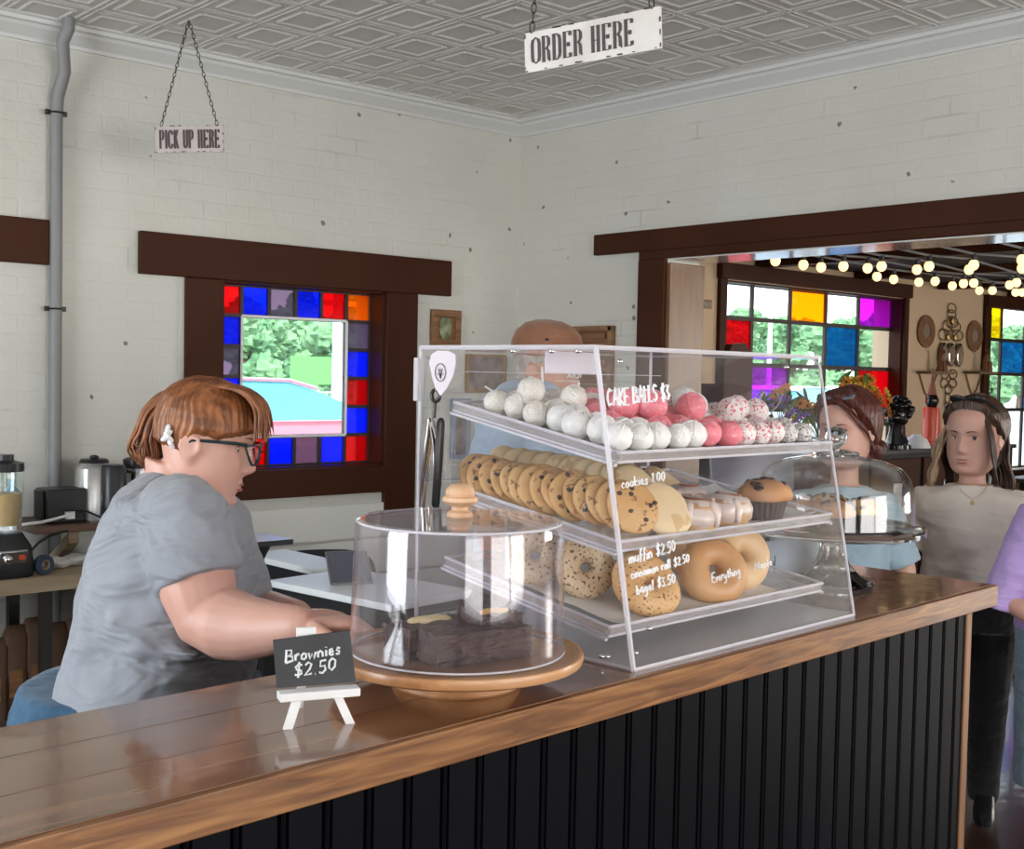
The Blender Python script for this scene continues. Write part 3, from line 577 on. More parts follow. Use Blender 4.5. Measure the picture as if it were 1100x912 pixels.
p = onY(300, 440, 10.2); car((p[0]-.55, 10.2, GZ+.32), 0, 'car_red', 'red parked car seen through the small stained window')
p = onY(850, 440, 16); car((p[0], 16, GZ+.1), .2, 'car_pale', 'pale blue parked car outside the dining window, left one', 1.1)
p = onY(905, 440, 18); car((p[0]+1.5, 18, GZ+.1), -.1, 'car_pale', 'pale blue parked car outside the dining window, farther one', 1.1)
def tree(loc, h, wd, seed, label):
    t = thing('leafy_tree', label, 'tree', loc, seed, group='trees beyond the car park'); rr = random.Random(seed)
    b = M(); b.tube([(0, 0, 0), (.1, 0, h*.3), (0, .1, h*.6)], [.22, .16, .08], 8); b.build('trunk', 'bark', t)
    b = M()
    for k in range(16):
        a = rr.uniform(0, 6.28); q = rr.uniform(0, .7); z = rr.uniform(.22, .86)*h; r = wd*rr.uniform(.28, .45)
        b.ell((math.cos(a)*wd*q*.8, math.sin(a)*wd*q*.8, z), (r, r, r*.85), nu=26, nv=18, disp=.55, dsc=2.6/r*1.3, seed=seed+k)
    b.build('crown', 'tree_green', t)
    return t
def trow(pxs, Y, tops, lab, s0):
    for k, (x, ty) in enumerate(zip(pxs, tops)):
        Yk = Y+(k % 3)*5.5; p = onY(x, ty, Yk); h = p[2]-GZ; tree((p[0], Yk, GZ), h*1.05, h*.27, s0+k, lab)
trow((262, 292, 322, 350, 378, 405), 24, (318, 330, 312, 328, 310, 322), 'tall bright green tree seen through the small stained window', 3)
trow((772, 800, 826, 852, 878, 903, 926, 950, 975), 26, (341, 330, 336, 330, 338, 333, 338, 330, 335), 'lower green tree seen through the wide dining window', 20)
trow((1058, 1078, 1098, 1118), 28, (335, 345, 340, 345), 'green tree seen through the far right window', 40)
def pole(x, Y, top, label):
    p = onY(x, 400, Y); t = thing('utility_pole', label, 'pole', (p[0], Y, GZ))
    b = M(); b.tube([(0, 0, 0), (0, 0, top)], [.09, .06], 10); b.build('mast', 'pole_white', t)
    b = M(); b.box((0, 0, top-.5), (.7, .06, .07)); b.build('crossarm', 'pole_white', t)
pole(362, 14, 3.3, 'white utility pole outside the small stained window'); pole(826, 21, 4.2, 'white utility pole outside the wide dining window')
t = thing('wire_fence', 'pale wire fence beyond the red car', 'fence', (0, 17, GZ))
b = M(); xa, xb = onY(240, 430, 17)[0]-2, onY(420, 430, 17)[0]+3
for k in range(12): b.tube([(xa+(xb-xa)*k/11, 0, 0), (xa+(xb-xa)*k/11, 0, 1.55)], .035, 6)
b.build('post', 'pole_white', t)
b = M()
for k in range(9): b.box(((xa+xb)/2, 0, .15+k*.17), (xb-xa, .02, .025))
for k in range(60): b.box((xa+(xb-xa)*k/59, .01, .8), (.025, .02, 1.45))
b.build('mesh_panel', 'fence_wire', t)
p = onY(334, 398, 16.8); b = M(); b.box((0, 0, 0), (.75, .04, .45)); hp0 = p[2]-GZ; b.box((0, 0, -hp0/2), (.05, .038, hp0)); o = tag(b.build('green_banner', 'green_sign', smooth=False), 'bright green banner hanging on the fence beyond the red car', 'banner'); o.location = (p[0], 16.8, p[2])

# ------------------------------------------------------------------ the counter (object frame: x along the front edge, y towards the staff side)
CT = 1.10
cu = Vector((.998, .060, 0)).normalized(); cang = math.atan2(cu.y, cu.x); cv = Vector((-cu.y, cu.x, 0))
C0 = Vector((2.478, 1.216, 0))                         # far front corner
def cpt(u, v, z=CT): return C0+cu*u+cv*v+Vector((0, 0, z))
ctr = thing('service_counter', 'long service counter with glossy stained wood top and black beadboard front', 'counter', C0, cang)
LN = -3.6; TH = .045; DP = .352
b = M(); b.bb((LN, 0.004, CT-TH+.002), (0, .1185, CT)); b.bb((LN, .1195, CT-TH+.002), (0, .2365, CT)); b.bb((LN, .2375, CT-TH+.002), (0, DP-.004, CT))
b.build('countertop', 'counter_top', ctr, bevel=.0009, smooth=False)
b = M(); b.bb((LN, -.006, CT-TH), (.004, .0045, CT-.0012)); b.bb((.0, .0, CT-TH), (.008, DP, CT-.0012)); b.bb((LN, DP-.004, CT-TH), (.004, DP, CT-.0012)); b.build('edge_band', 'counter_edge', ctr, bevel=.003, smooth=False)
# beadboard front: one profile with a groove and a bead every 60 mm
pr = []; s = -1.973-.06*28; yb = .03
while s < -.045:
    pr += [(s-.006, yb), (s-.0045, yb+.006), (s-.002, yb+.006), (s-.001, yb), (s+.002, yb-.0025), (s+.005, yb), (s+.0062, yb+.005), (s+.008, yb+.005), (s+.0095, yb)]
    s += .06
pr = [(LN, yb)]+[q for q in pr if q[0] > LN]+[(-.072, yb)]
b = M(); back = [(-.072, yb+.02), (LN, yb+.02)]
b.loft([[(x, y, .02) for x, y in pr+back], [(x, y, CT-TH) for x, y in pr+back]]); b.build('front_panel', 'black_board', ctr, ang=20)
b = M(); b.bb((-.072, .026, 0), (-.045, .066, CT-TH)); b.build('end_post', 'end_post', ctr, bevel=.003, smooth=False)
b = M(); b.bb((-.066, .06, .02), (-.05, DP-.02, CT-TH)); b.bb((LN, DP-.05, CT-.16), (-.07, DP-.03, CT-TH)); b.build('end_panel', 'black_board', ctr, smooth=False)
b = M(); b.bb((LN, DP-.12, .02), (-.06, DP-.10, CT-.2)); b.build('back_panel', 'black_board', ctr, smooth=False)

# ------------------------------------------------------------------ three-tier acrylic display case (x along, y back, z up)
fl = onz(680, 722, CT); fr = onz(917, 662, CT); U = Vector(fr-fl); CL = U.length; U.normalize(); V = Vector((-U.y, U.x, 0)); Z = Vector((0, 0, 1))
CO = Vector(fl); cgl = math.atan2(U.y, U.x)
case = thing('pastry_display_case', 'clear acrylic three-tier pastry case with handwritten white prices', 'display case', CO, cgl)
CW = CL; FT = .086; CH = .472; CD = .485; th = .004
def P(u, v, h): return Vector((u, v, h))
def W3(u, v, h=0): return CO+U*u+V*v+Z*h
b = M(); b.bb((0, 0, 0.0), (CW, CD, th)); b.build('base_panel', 'acrylic_base', case, smooth=False)
b = M(); b.bb((0, FT, CH-th), (CW, CD, CH)); b.build('top_panel', 'acrylic', case, smooth=False)
b = M(); b.slab([P(0, 0, th), P(CW, 0, th), P(CW, FT, CH), P(0, FT, CH)], (0, th, 0)); b.build('front_panel', 'acrylic_front', case, smooth=False)
for x in (0, CW-th):
    b = M(); b.slab([P(x, 0.004, th), P(x, CD, th), P(x, CD, CH-th), P(x, FT+.004, CH-th)], (th, 0, 0)); b.build('side_panel', 'acrylic', case, smooth=False)
b = M(); b.bb((th, CD-th, .24), (CW-th, CD, CH-th)); b.build('rear_door', 'acrylic', case, smooth=False)
b = M(); b.bb((th, CD-th, .01), (CW-th, CD, .235)); b.build('rear_door', 'acrylic', case, smooth=False)
# bright polished edges
def edge(pts, r, name='polished_edge'):
    b = M(); b.tube(pts, r, 6); return b.build(name, 'acrylic_edge', case)
edge([P(0, 0, .003), P(0, FT, CH)], .0042); edge([P(CW, 0, .003), P(CW, FT, CH-.015), P(CW, FT+.02, CH)], .0026)
edge([P(0, CD, .003), P(0, CD, CH)], .004); edge([P(CW, CD, .003), P(CW, CD, CH)], .003)
edge([P(0, FT, CH), P(CW, FT, CH)], .004); edge([P(0, FT, CH), P(0, CD, CH)], .0042); edge([P(CW, FT+.02, CH), P(CW, CD, CH)], .003); edge([P(0, CD, CH), P(CW, CD, CH)], .003)
edge([P(0, 0, .003), P(CW, 0, .003)], .0035); edge([P(0, 0, .003), P(0, CD, .003)], .004); edge([P(CW, 0, .003), P(CW, CD, .003)], .003); edge([P(0.004, CD, .24), P(CW, CD, .24)], .002)
edge([P(0.004, CD-.03, CH-.04), P(CW-.004, CD-.03, CH-.04)], .0009)
for (u_, v_, h_) in ((.03, .02, .02), (.012, .06, .01), (.05, .012, .055), (.0, FT+.035, CH-.006), (0, FT+.09, CH-.006), (0, .26, CH-.006), (.06, FT+.003, CH-.02), (.52, FT, CH-.02), (0, .06, .012)):
    b = M(); b.ell((u_, v_, h_), (.005, .005, .004), nu=10, nv=6); b.build('screw', 'chrome', case)
# rear left hinge and door stop
b = M(); b.box((.0, CD+.004, CH-.055), (.016, .012, .075)); b.build('hinge', 'acrylic_edge', case, bevel=.002)
b = M(); b.box((.10, FT+.14, CH-.022), (.12, .004, .035)); b.build('tray_label_holder', 'acrylic_edge', case)
# the slanted front plane carries the prices
fe = (P(0, FT, CH)-P(0, 0, 0)).normalized(); fn = V*fe.z - Z*(fe.y)   # into the case
nW = (V*fe.z-Z*fe.y); fW = V*fe.y+Z*fe.z
def on_front(x, y):
    p = Vector(onpl(x, y, CO-nW*.0015, nW)); q = p-CO; return Vector((q.dot(U), q.dot(V), q.z))
fl_loc = Vector((0, fe.y, fe.z))
def price(txt, x0, y0, x1, y1, hpx, r=.0014, seed=1):
    a, c = on_front(x0, y0), on_front(x1, y1); L = (c-a).length; h = (on_front(x0, y0-hpx)-a).length
    ex = (c-a).normalized(); k = L/text_width(txt, h); b = M()
    # squeeze the strokes sideways so the line has the photographed length
    o = a; x = 0; rr = random.Random(seed); ey = fl_loc
    for ch in txt:
        wd, st = G[ch]; dy = rr.uniform(-.04, .04)
        for pl in st: b.tube([o+ex*((x+(q+.12*s_)*h)*k)+ey*((s_+dy)*h) for q, s_ in pl], r, 6)
        x += (wd+.16)*h
    b.build('price_lettering', 'white_ink', case)
price('CAKE BALLS $3', 653, 437, 719, 429, 18, .0019, 2)
price('Vanilla', 676, 474, 700, 468, 9, .0011, 3); price('Strawb', 727, 473, 757, 467, 10, .0011, 4)
price('cookies 1.00', 668, 525, 714, 516, 11, .0012, 5)
price('muffin $2.50', 676, 606, 725, 592, 13, .0015, 6); price('cinnamon roll $2.50', 678, 622, 740, 604, 10, .0014, 7); price('bagel $3.50', 684, 639, 725, 626, 11, .0014, 8)
price('Everything', 765, 626, 795, 617, 10, .0012, 9); price('Maple', 811, 613, 829, 607, 8, .0010, 10)
b = M(); x = CW-.30   # maker's name on the far panel, read in mirror writing from the front
write(b, 'VEVOR', (x+.085, CD+.001, .425), (-1, 0, 0), (0, 0, 1), .013, .0012, 0, 0); b.build('maker_mark', 'white_ink', case)
b = M(); b.box((x+.045, CD+.001, .418), (.07, .001, .0012)); b.build('maker_mark_line', 'white_ink', case)

# trays: slabs that slope down to the front, a raised rim all round
def tray(label, front, back, x0, x1, name='acrylic_tray'):
    (vf, hf), (vb, hb) = front, back
    t = thing(name, label, 'tray', CO, cgl); d = Vector((0, vb-vf, hb-hf)); L = d.length; d.normalize(); nn = Vector((0, -d.z, d.y))
    f = Vector((0, vf, hf)); b = M(); b.slab([Vector((x0, 0, 0))+f, Vector((x1, 0, 0))+f, Vector((x1, 0, 0))+f+d*L, Vector((x0, 0, 0))+f+d*L], nn*.003); b.build('floor_panel', 'acrylic_tray', t, smooth=False)
    def rimbar(a, c, r=.0028): 
        b = M(); b.tube([a, c], r, 6); b.build('rim', 'acrylic_edge', t)
    k = [Vector((x0, 0, 0))+f, Vector((x1, 0, 0))+f, Vector((x1, 0, 0))+f+d*L, Vector((x0, 0, 0))+f+d*L]
    for i in range(4):
        a, c = k[i], k[(i+1) % 4]
        b = M(); b.slab([a, c, c+nn*.014, a+nn*.014], (d*(.002 if i in (0,) else -.002)) if i in (0, 2) else Vector((.002 if i == 3 else -.002, 0, 0))); b.build('lip', 'acrylic_tray', t, smooth=False)
        rimbar(a+nn*.0145, c+nn*.0145); rimbar(a, c, .0022)
    # side rails that carry it
    for x in (.006, CW-.006):
        b = M(); b.slab([Vector((x, 0, -.006))+f, Vector((x+(.006 if x < .1 else -.006), 0, -.006))+f, Vector((x+(.006 if x < .1 else -.006), 0, -.006))+f+d*L, Vector((x, 0, -.006))+f+d*L], nn*.004); b.build('rail', 'acrylic_edge', t, smooth=False)
    def at(u, s_, up=0): return f+Vector((u, 0, 0))+d*s_+nn*(.003+up)
    return t, at, d, nn, L
t1, at1, d1, n1, L1 = tray('top clear tray of the pastry case, loaded with cake balls', (.050, .302), (.415, .366), .014, CW-.014)
t2, at2, d2, n2, L2 = tray('middle clear tray of the pastry case, holding cookies and rolls', (.046, .170), (.42, .226), .014, CW-.014)
t3, at3, d3, n3, L3 = tray('lowest clear tray of the pastry case, holding bagels', (.060, .040), (.43, .100), .014, CW-.014)
def wpt(q): return CO+U*q.x+V*q.y+Z*q.z
# paper liners
def liner(at, u0, u1, s0, s1, label, seed):
    rr = random.Random(seed); b = M(); n_, m_ = 14, 10; top = []
    for i in range(n_+1):
        for j in range(m_+1):
            u = u0+(u1-u0)*i/n_; s = s0+(s1-s0)*j/m_; e = max(0, abs(j/m_-.5)*2-.8)*.03+max(0, abs(i/n_-.5)*2-.8)*.02
            top.append(at(u, s, .002+e+.002*noise.noise(Vector((u*30, s*30, seed)))))
    v_ = top+[q+Vector((0, 0, .0006)) for q in top]; N = len(top); fs = []
    for i in range(n_):
        for j in range(m_):
            a = i*(m_+1)+j; fs.append((a, a+m_+1, a+m_+2, a+1)); fs.append((a+N, a+1+N, a+m_+2+N, a+m_+1+N))
    ring = [i*(m_+1) for i in range(n_+1)]+[n_*(m_+1)+j for j in range(1, m_+1)]+[i*(m_+1)+m_ for i in range(n_-1, -1, -1)]+[j for j in range(m_-1, 0, -1)]
    for a, c in zip(ring, ring[1:]+ring[:1]): fs.append((a, c, c+N, a+N))
    b.add(v_, fs); o = tag(b.build('paper_liner', 'paper'), label, 'paper'); o.location = CO; o.rotation_euler = (0, 0, cgl); return o
liner(at3, .05, .50, -.0, .26, 'white paper liner under the seeded bagels on the lowest tray', 3)
liner(at2, .33, .60, .02, .25, 'white paper liner under the rolls and the muffin on the middle tray', 5)
liner(at1, .03, .60, .01, .33, 'white paper liner under the heap of cake balls', 8)

# cake balls -----------------------------------------------------------------
protos = {}
def cake_ball(kind, q, r, label, group, seed):
    m_ = {'w': 'icing_white', 'c': 'icing_cream', 'p': 'icing_pink', 'r': 'icing_redspeck', 'k': 'icing_blackspeck'}[kind]
    if kind not in protos:
        b = M(); b.ell((0, 0, 0), (1, 1, .94), nu=28, nv=18, disp=.07, dsc=3.2, seed=len(protos)*5+2)
        # drips of icing running round the ball
        for k in range(5):
            a = k*1.25+.3; b.tube([Vector((math.cos(a)*math.sin(t)*.985, math.sin(a)*math.sin(t)*.985, math.cos(t)*.95)) for t in (.1, .5, .9, 1.35, 1.8)], [.05, .07, .06, .08, .04], 6)
        protos[kind] = b.build('cake_ball', m_); o = protos[kind]; tag(o, label, 'cake ball', group)
    else: o = dup(protos[kind], label=label, group=group)
    o.location = wpt(q); rr = random.Random(seed); o.rotation_euler = (rr.uniform(-.5, .5), rr.uniform(-.5, .5), rr.uniform(0, 6.28)); o.scale = (r*rr.uniform(.95, 1.05), r*rr.uniform(.95, 1.05), r)
    return o
LB = {'w': ('smooth white coated cake ball in the left half of the top tray', 'white cake balls on the top tray'),
      'c': ('rough cream coated cake ball at the back left of the top tray', 'cream cake balls at the back left'),
      'p': ('pink coated cake ball in the middle of the top tray', 'pink cake balls on the top tray'),
      'r': ('white cake ball with red speckles, right half of the top tray', 'red speckled cake balls on the top tray'),
      'k': ('white cake ball with black sprinkles at the right end of the top tray', 'black sprinkled cake balls at the right end')}
rr = random.Random(11); R0 = .0235; seed = 0
for row in range(7):
    s = .030+row*.045
    for c in range(12):
        u = .045+c*.0465+(row % 2)*.010+rr.uniform(-.004, .004)
        if u > CW-.045: continue
        if c <= 4: kind = 'w' if row <= 3 else 'c'
        elif c <= 6: kind = 'p'
        elif c <= 9: kind = 'r'
        else: kind = 'k'
        if row == 0 and c == 4: kind = 'w'
        if c == 2 and row in (2, 3): kind = 'p'
        if c in (3, 4) and row in (1, 2, 3, 4): kind = 'p'
        if c == 7 and row >= 2: kind = 'w'
        if kind == 'k' and row > 2: continue
        r = R0*rr.uniform(.93, 1.06)*(.85 if kind == 'k' else 1); seed += 1
        cake_ball(kind, at1(u, s+rr.uniform(-.004, .004), r*.97+.004), r, *LB[kind], seed)
# a few on top of the heap
for (u, s, kind, up) in ((.20, .10, 'p', .04), (.17, .13, 'p', .036), (.295, .09, 'p', .038), (.25, .15, 'w', .034), (.345, .12, 'w', .034), (.40, .08, 'r', .034), (.445, .10, 'r', .034), (.49, .09, 'r', .030), (.07, .25, 'c', .034), (.12, .20, 'c', .030), (.385, .17, 'w', .034)):
    seed += 1; cake_ball(kind, at1(u, s, R0+up*.95), R0*(1.12 if kind == 'p' else 1), *LB[kind], seed)
def stick(a, c, label, group=None):
    o = thing  # placeholder
    b = M(); b.tube([(0, 0, 0), Vector(c)-Vector(a)], .0019, 8); o = tag(b.build('lollipop_stick', 'stick'), label, 'stick', group); o.location = a; return o
def onrow(x, y, u): # the plane across the case at length u
    p = Vector(onpl(x, y, W3(u, 0), U)); return p
stick(onrow(562, 441, .07), onrow(521, 415, .05), 'white stick leaning left out of the cake balls')
stick(onrow(583, 438, .10), onrow(582.5, 394, .10), 'tall white stick standing upright in the cake balls')
stick(onrow(617, 440, .13), onrow(622, 411, .13), 'short white stick standing near the front of the case')
stick(onrow(548, 444, .05), onrow(526, 434, .05), 'short white stick lying at the back left of the cake balls'); stick(onrow(536, 440, .045), onrow(533, 428, .045), 'tiny white stick end poking up at the back left')
for k in range(6):
    a = at1(.50+.006*k, .03+.018*k, .028+.003*(k % 2)); c = at1(.595, .045+.016*k, .03+.004*(k % 3)); stick(wpt(a), wpt(c), 'white stick in the bundle lying at the right end of the top tray', 'bundle of sticks at the right end')

# cookies ----------------------------------------------------------------------
def cookie_proto(name, mat, r, t, label, cat, group, seed, chips=0):
    b = M(); prof = [(0, t*.5), (r*.5, t*.52), (r*.85, t*.38), (r*.97, t*.1), (r, -t*.15), (r*.94, -t*.42), (0, -t*.5)]
    b.lathe(prof, n=36); b.v = [tuple(Vector(q)*(1+.05*noise.noise(Vector(q)*30+Vector((seed, 0, 0))))) for q in b.v]
    rt = thing(name, label, cat, group=group); b.build('crumb', mat, rt, ang=80)
    if chips:
        rr = random.Random(seed)
        for k in range(chips):
            a = rr.uniform(0, 6.28); q = r*math.sqrt(rr.uniform(.02, .8)); c = M(); c.ell((0, 0, 0), (.0045, .004, .003), nu=8, nv=6, disp=.3, dsc=200, seed=k); o = c.build('chocolate_chip', 'chocolate_chip', rt); o.location = (q*math.cos(a), q*math.sin(a), t*.47)
    return rt
def orient(normal, roll=0):
    n_ = Vector(normal).normalized(); q = n_.to_track_quat('Z', 'Y'); return (q @ Matrix.Rotation(roll, 4, 'Z').to_quaternion()).to_euler()
ck = cookie_proto('chocolate_chip_cookie', 'cookie_chip', .044, .012, 'golden chocolate chip cookie in the leaning row on the middle tray', 'cookie', 'leaning row of chocolate chip cookies', 3, 7)
sc_ = cookie_proto('sugar_cookie', 'cookie_sugar', .040, .012, 'pale sugar cookie in the row behind the chocolate chip cookies', 'cookie', 'pale sugar cookies at the back of the middle tray', 9)
# leaning like fallen dominoes from the back of the tray to the front
for k in range(15):
    j_ = noise.noise(Vector((k*1.7, .3, 0))); s = .350-k*.0215; q = at2(.060+.0028*k+.006*j_, s, .030+.0012*k); nn_ = (U*(-.30+.3*j_)-V*.78+Z*(.5+.25*j_))
    o = ck if k == 0 else dup(ck); o.location = wpt(q); o.rotation_euler = orient(nn_, k*.9)
for k in range(10):
    j_ = noise.noise(Vector((k*1.3, 5.3, 0))); s = .360-k*.020; q = at2(.135+.014*k, s, .046+.004*j_); nn_ = (U*(-.25+.3*j_)-V*.72+Z*(.6+.2*j_))
    o = sc_ if k == 0 else dup(sc_); o.location = wpt(q); o.rotation_euler = orient(nn_, k*.7)
for k in range(4):
    q = at2(.26+.03*k, .27-.03*k, .046); o = dup(sc_, label='wide pale sugar cookie lying behind the iced rolls', group='wide pale cookies behind the rolls'); o.location = wpt(q); o.scale = (1.1,)*3; o.rotation_euler = orient(U*.2-V*.5+Z*.8, k)
o = dup(sc_, label='large pale sugar cookie facing the front beside the iced rolls'); del o['group']; o.location = wpt(at2(.165, .038, .042)); o.rotation_euler = orient(U*-.2-V*.85+Z*.55); o.scale = (1.25,)*3
# iced cinnamon rolls
def roll(q, rz, label, sc=1, seed=0):
    t = thing('cinnamon_roll', label, 'pastry', wpt(q), rz); b = M()
    b.lathe([(0, -.024), (.030, -.024), (.038, -.018), (.041, 0), (.038, .014), (.030, .020), (0, .021)], n=32); b.v = [tuple(Vector(x)*(1+.10*noise.noise(Vector(x)*25+Vector((seed, 3, 0))))) for x in b.v]; b.build('dough', 'roll_dough', t)
    b = M(); pts = [Vector((math.cos(a)*(.006+.0052*a), math.sin(a)*(.006+.0052*a), .016-.0004*a*a*.5)) for a in [i*.35 for i in range(18)]]; b.tube(pts, [.007]*18, 8, round_=True); b.ell((0, 0, .001), (.0435, .0435, .028), nu=30, nv=16, disp=.12, dsc=45, seed=seed)
    for k in range(5): 
        a = k*1.2+seed; b.tube([(math.cos(a)*.033, math.sin(a)*.033, .014), (math.cos(a)*.040, math.sin(a)*.040, .002), (math.cos(a)*.041, math.sin(a)*.041, -.010)], [.009, .008, .005], 8, round_=True)
    b.build('icing', 'roll_icing', t, ang=80)
    b = M(); pts = [Vector((math.cos(a+.5)*(.008+.0052*a), math.sin(a+.5)*(.008+.0052*a), .0235-.0002*a*a)) for a in [i*.35 for i in range(13)]]; pts = [q+Vector((0, 0, .0045)) for q in pts]; b.tube(pts, .0018, 6); b.build('cinnamon_swirl', 'cinnamon', t)
    t.scale = (sc,)*3; return t
roll(at2(.245, .042, .026), .3, 'iced cinnamon roll next to the large pale cookie', 1.12, 1); r_ = roll(at2(.330, .040, .028), 1.2, 'iced cinnamon roll nearest the muffin', 1.08, 2); roll(at2(.32, .115, .028), 2, 'iced cinnamon roll behind the front pair', 1, 3)
# muffins
def muffin(loc, r, label, mat='muffin_top', seed=0, cup='muffin_cup'):
    t = thing('muffin', label, 'muffin', loc, seed); b = M(); n_ = 48; rings = []
    for i, (k, z) in enumerate(((.66, 0), (.86, .8))):
        rings.append([(r*k*(1+(.035 if j % 2 else -.02))*math.cos(2*PI*j/n_), r*k*(1+(.035 if j % 2 else -.02))*math.sin(2*PI*j/n_), r*z) for j in range(n_)])
    b.loft(rings); b.build('paper_cup', cup, t, smooth=False)
    b = M(); b.ell((0, 0, r*1.0), (r*1.06, r*1.06, r*.62), nu=36, nv=20, disp=.13, dsc=45, seed=seed); b.v = [q if q[2] > r*.82 else (q[0], q[1], r*.82-(r*.82-q[2])*.2) for q in b.v]; b.build('crown', mat, t, ang=80)
    rr = random.Random(seed)
    for k in range(16):
        a = rr.uniform(0, 6.28); e = rr.uniform(.15, 1.25); d_ = Vector((math.cos(a)*math.sin(e)*r*1.06, math.sin(a)*math.sin(e)*r*1.06, r+math.cos(e)*r*.62)); c = M(); c.ell((0, 0, 0), (.0065*rr.uniform(.7, 1.4), .0055, .004), nu=8, nv=6, disp=.3, dsc=160, seed=k); o = c.build('chocolate_chip', 'chocolate_chip', t); o.location = d_; o.rotation_euler = (e*.8, 0, a+PI/2)
    return t
muffin(wpt(at2(.455, .036, .003)), .045, 'chocolate chip muffin at the right end of the middle tray', 'muffin_top', 4)
# bagels
def bagel(q, nrm, r, mat, label, seed, hole=.15, sc=(1, 1, 1)):
    b = M(); b.torus((0, 0, 0), r*(.5+hole/2), r*(.5-hole/2), n=40, k=18, flat=.85, f=lambda a: 1+.06*math.sin(2*a+seed)); b.v = [tuple(Vector(x)*(1+.05*noise.noise(Vector(x)*22+Vector((seed*2., 0, 0))))) for x in b.v]
    o = tag(b.build('bagel', mat, ang=80), label, 'bagel'); o.location = wpt(q); o.rotation_euler = orient(nrm, seed); o.scale = sc; return o
bagel(at3(.085, .235, .048), U*-.55-V*.75+Z*.3, .052, 'bagel_poppy', 'poppy seed bagel farthest back on the left of the lowest tray', 1)
bagel(at3(.115, .150, .050), U*-.45-V*.8+Z*.3, .052, 'bagel_poppy', 'poppy seed bagel standing between the farthest one and the golden seeded one', 2)
bagel(at3(.160, .055, .044), U*-.25-V*.75+Z*.62, .058, 'bagel_seed', 'golden seeded bagel leaning at the front left behind the bagel price', 3, .12)
bagel(at3(.25, .13, .045), U*.3-V*.8+Z*.5, .052, 'bagel_plain', 'brown bagel half hidden behind the golden seeded one', 4, .2)
bagel(at3(.335, .050, .050), U*-.50-V*.80+Z*.45, .060, 'bagel_plain', 'glossy brown everything bagel at the front middle of the lowest tray', 5, .16)
bagel(at3(.465, .085, .052), U*-.25-V*.9+Z*.35, .062, 'bagel_pale', 'large pale bagel at the right of the lowest tray', 6, .12)
bagel(at3(.40, .16, .050), U*.1-V*.85+Z*.4, .054, 'bagel_pale', 'pale bagel hidden behind the glossy everything bagel', 7, .16)

# ------------------------------------------------------------------ tongs and tag hanging on the case's rear left corner
def LP(x, y, off=.012):   # on the left side of the case, a little in front of the panel
    return Vector(onpl(x, y, CO-U*off, U))
tg = thing('serving_tongs', 'silver serving tongs with black grips hanging at the left of the case', 'tongs', LP(466, 440))
o0 = Vector(tg.location)
b = M()
for (x0, x1, x2) in ((460, 456, 452), (470, 470, 468)):
    b.tube([LP(463, 449)-o0, LP(x0, 480)-o0, LP(x1, 520)-o0, LP(x2, 558)-o0], [.006, .0095, .009, .005], 8, flat=.3)
b.build('arm', 'chrome', tg)
b = M(); b.tube([LP(473.5, 454, .02)-o0, LP(471.5, 490, .02)-o0, LP(468, 541, .02)-o0],   .0085, 10, flat=.6, round_=True); b.build('grip', 'black_plastic', tg)
b = M(); b.torus(LP(468, 425, .016)-o0, .010, .0034, rot=Rz(cgl) @ Ry(PI/2), n=24, k=8); b.build('hanging_ring', 'black_plastic', tg)
b = M(); b.tube([LP(467, 433, .016)-o0, LP(466, 449, .016)-o0], .0035, 8); b.build('lock_tab', 'dark_metal', tg)
tt = thing('pick_shaped_tag', 'white pick-shaped tag with a round emblem hanging above the tongs', 'tag', LP(476, 396)); o0 = Vector(tt.location)
oc = [(461, 390), (463, 381), (470, 376.5), (482, 377), (489, 381), (489, 392), (486, 405), (479, 418), (473, 425), (468, 418), (464, 405)]
oc = [LP(x, y, .022)-o0 for x, y in oc]; b = M(); b.loft([oc, [q+U*.002 for q in oc]]); b.build('tag_plate', 'white_shield', tt, smooth=False)
b = M(); em = [LP(473+5.6*math.cos(a), 400+9.5*math.sin(a), .0235)-o0 for a in [k*2*PI/20 for k in range(21)]]; b.tube(em, .0006, 6)
for dx in (-2, 0, 2): b.tube([LP(473+dx, 396, .0235)-o0, LP(473+dx*.6, 401, .0235)-o0, LP(473, 407, .0235)-o0], .0006, 6)
b.tube([LP(469.5, 402, .0235)-o0, LP(476.5, 402, .0235)-o0], .0006, 6); b.build('emblem', 'dark_metal', tt)
b = M(); b.tube([LP(466, 386, .018)-o0, LP(458, 384, .006)-o0], .0022, 8); b.tube([LP(468, 415, .018)-o0, LP(468, 421, .018)-o0], .0015, 6); b.build('hook', 'chrome', tt)

# ------------------------------------------------------------------ wooden cake stand with acrylic dome and brownies
cs = Vector(onz(490.6, 733, CT)); k1 = 1.669/FPX
st = thing('cake_stand', 'round wooden cake stand carrying the brownies', 'cake stand', (cs.x, cs.y, CT)); RP = 136*k1; RF = 70*k1; ZP = .048
b = M(); b.lathe([(0, 0), (RF*.98, 0), (RF, .003), (RF*.97, .010), (RF*.90, .020), (RF*.82, ZP-.018), (0, ZP-.018)], n=56); b.build('foot', 'acacia', st)
b = M(); b.lathe([(0, ZP-.018), (RP*.93, ZP-.018), (RP*.985, ZP-.014), (RP, ZP-.006), (RP*.99, ZP-.001), (RP*.97, ZP), (RP*.95, ZP-.002), (0, ZP-.002)], n=72); b.build('plate', 'acacia', st)
RD = 115*k1; RT = 111*k1; HD = .183; zd = ZP-.0015
dm = thing('acrylic_dome_lid', 'clear acrylic dome with a turned wooden knob over the brownies', 'dome lid', (cs.x, cs.y, CT+zd))
def shell(b, prof, t, n=96):  # hollow shell of thickness t
    outer = prof; inner = [(max(r-t, 0), z-(t if r < prof[0][0]*.9 else 0)) for r, z in prof][::-1]; b.lathe(outer+inner, n=n)
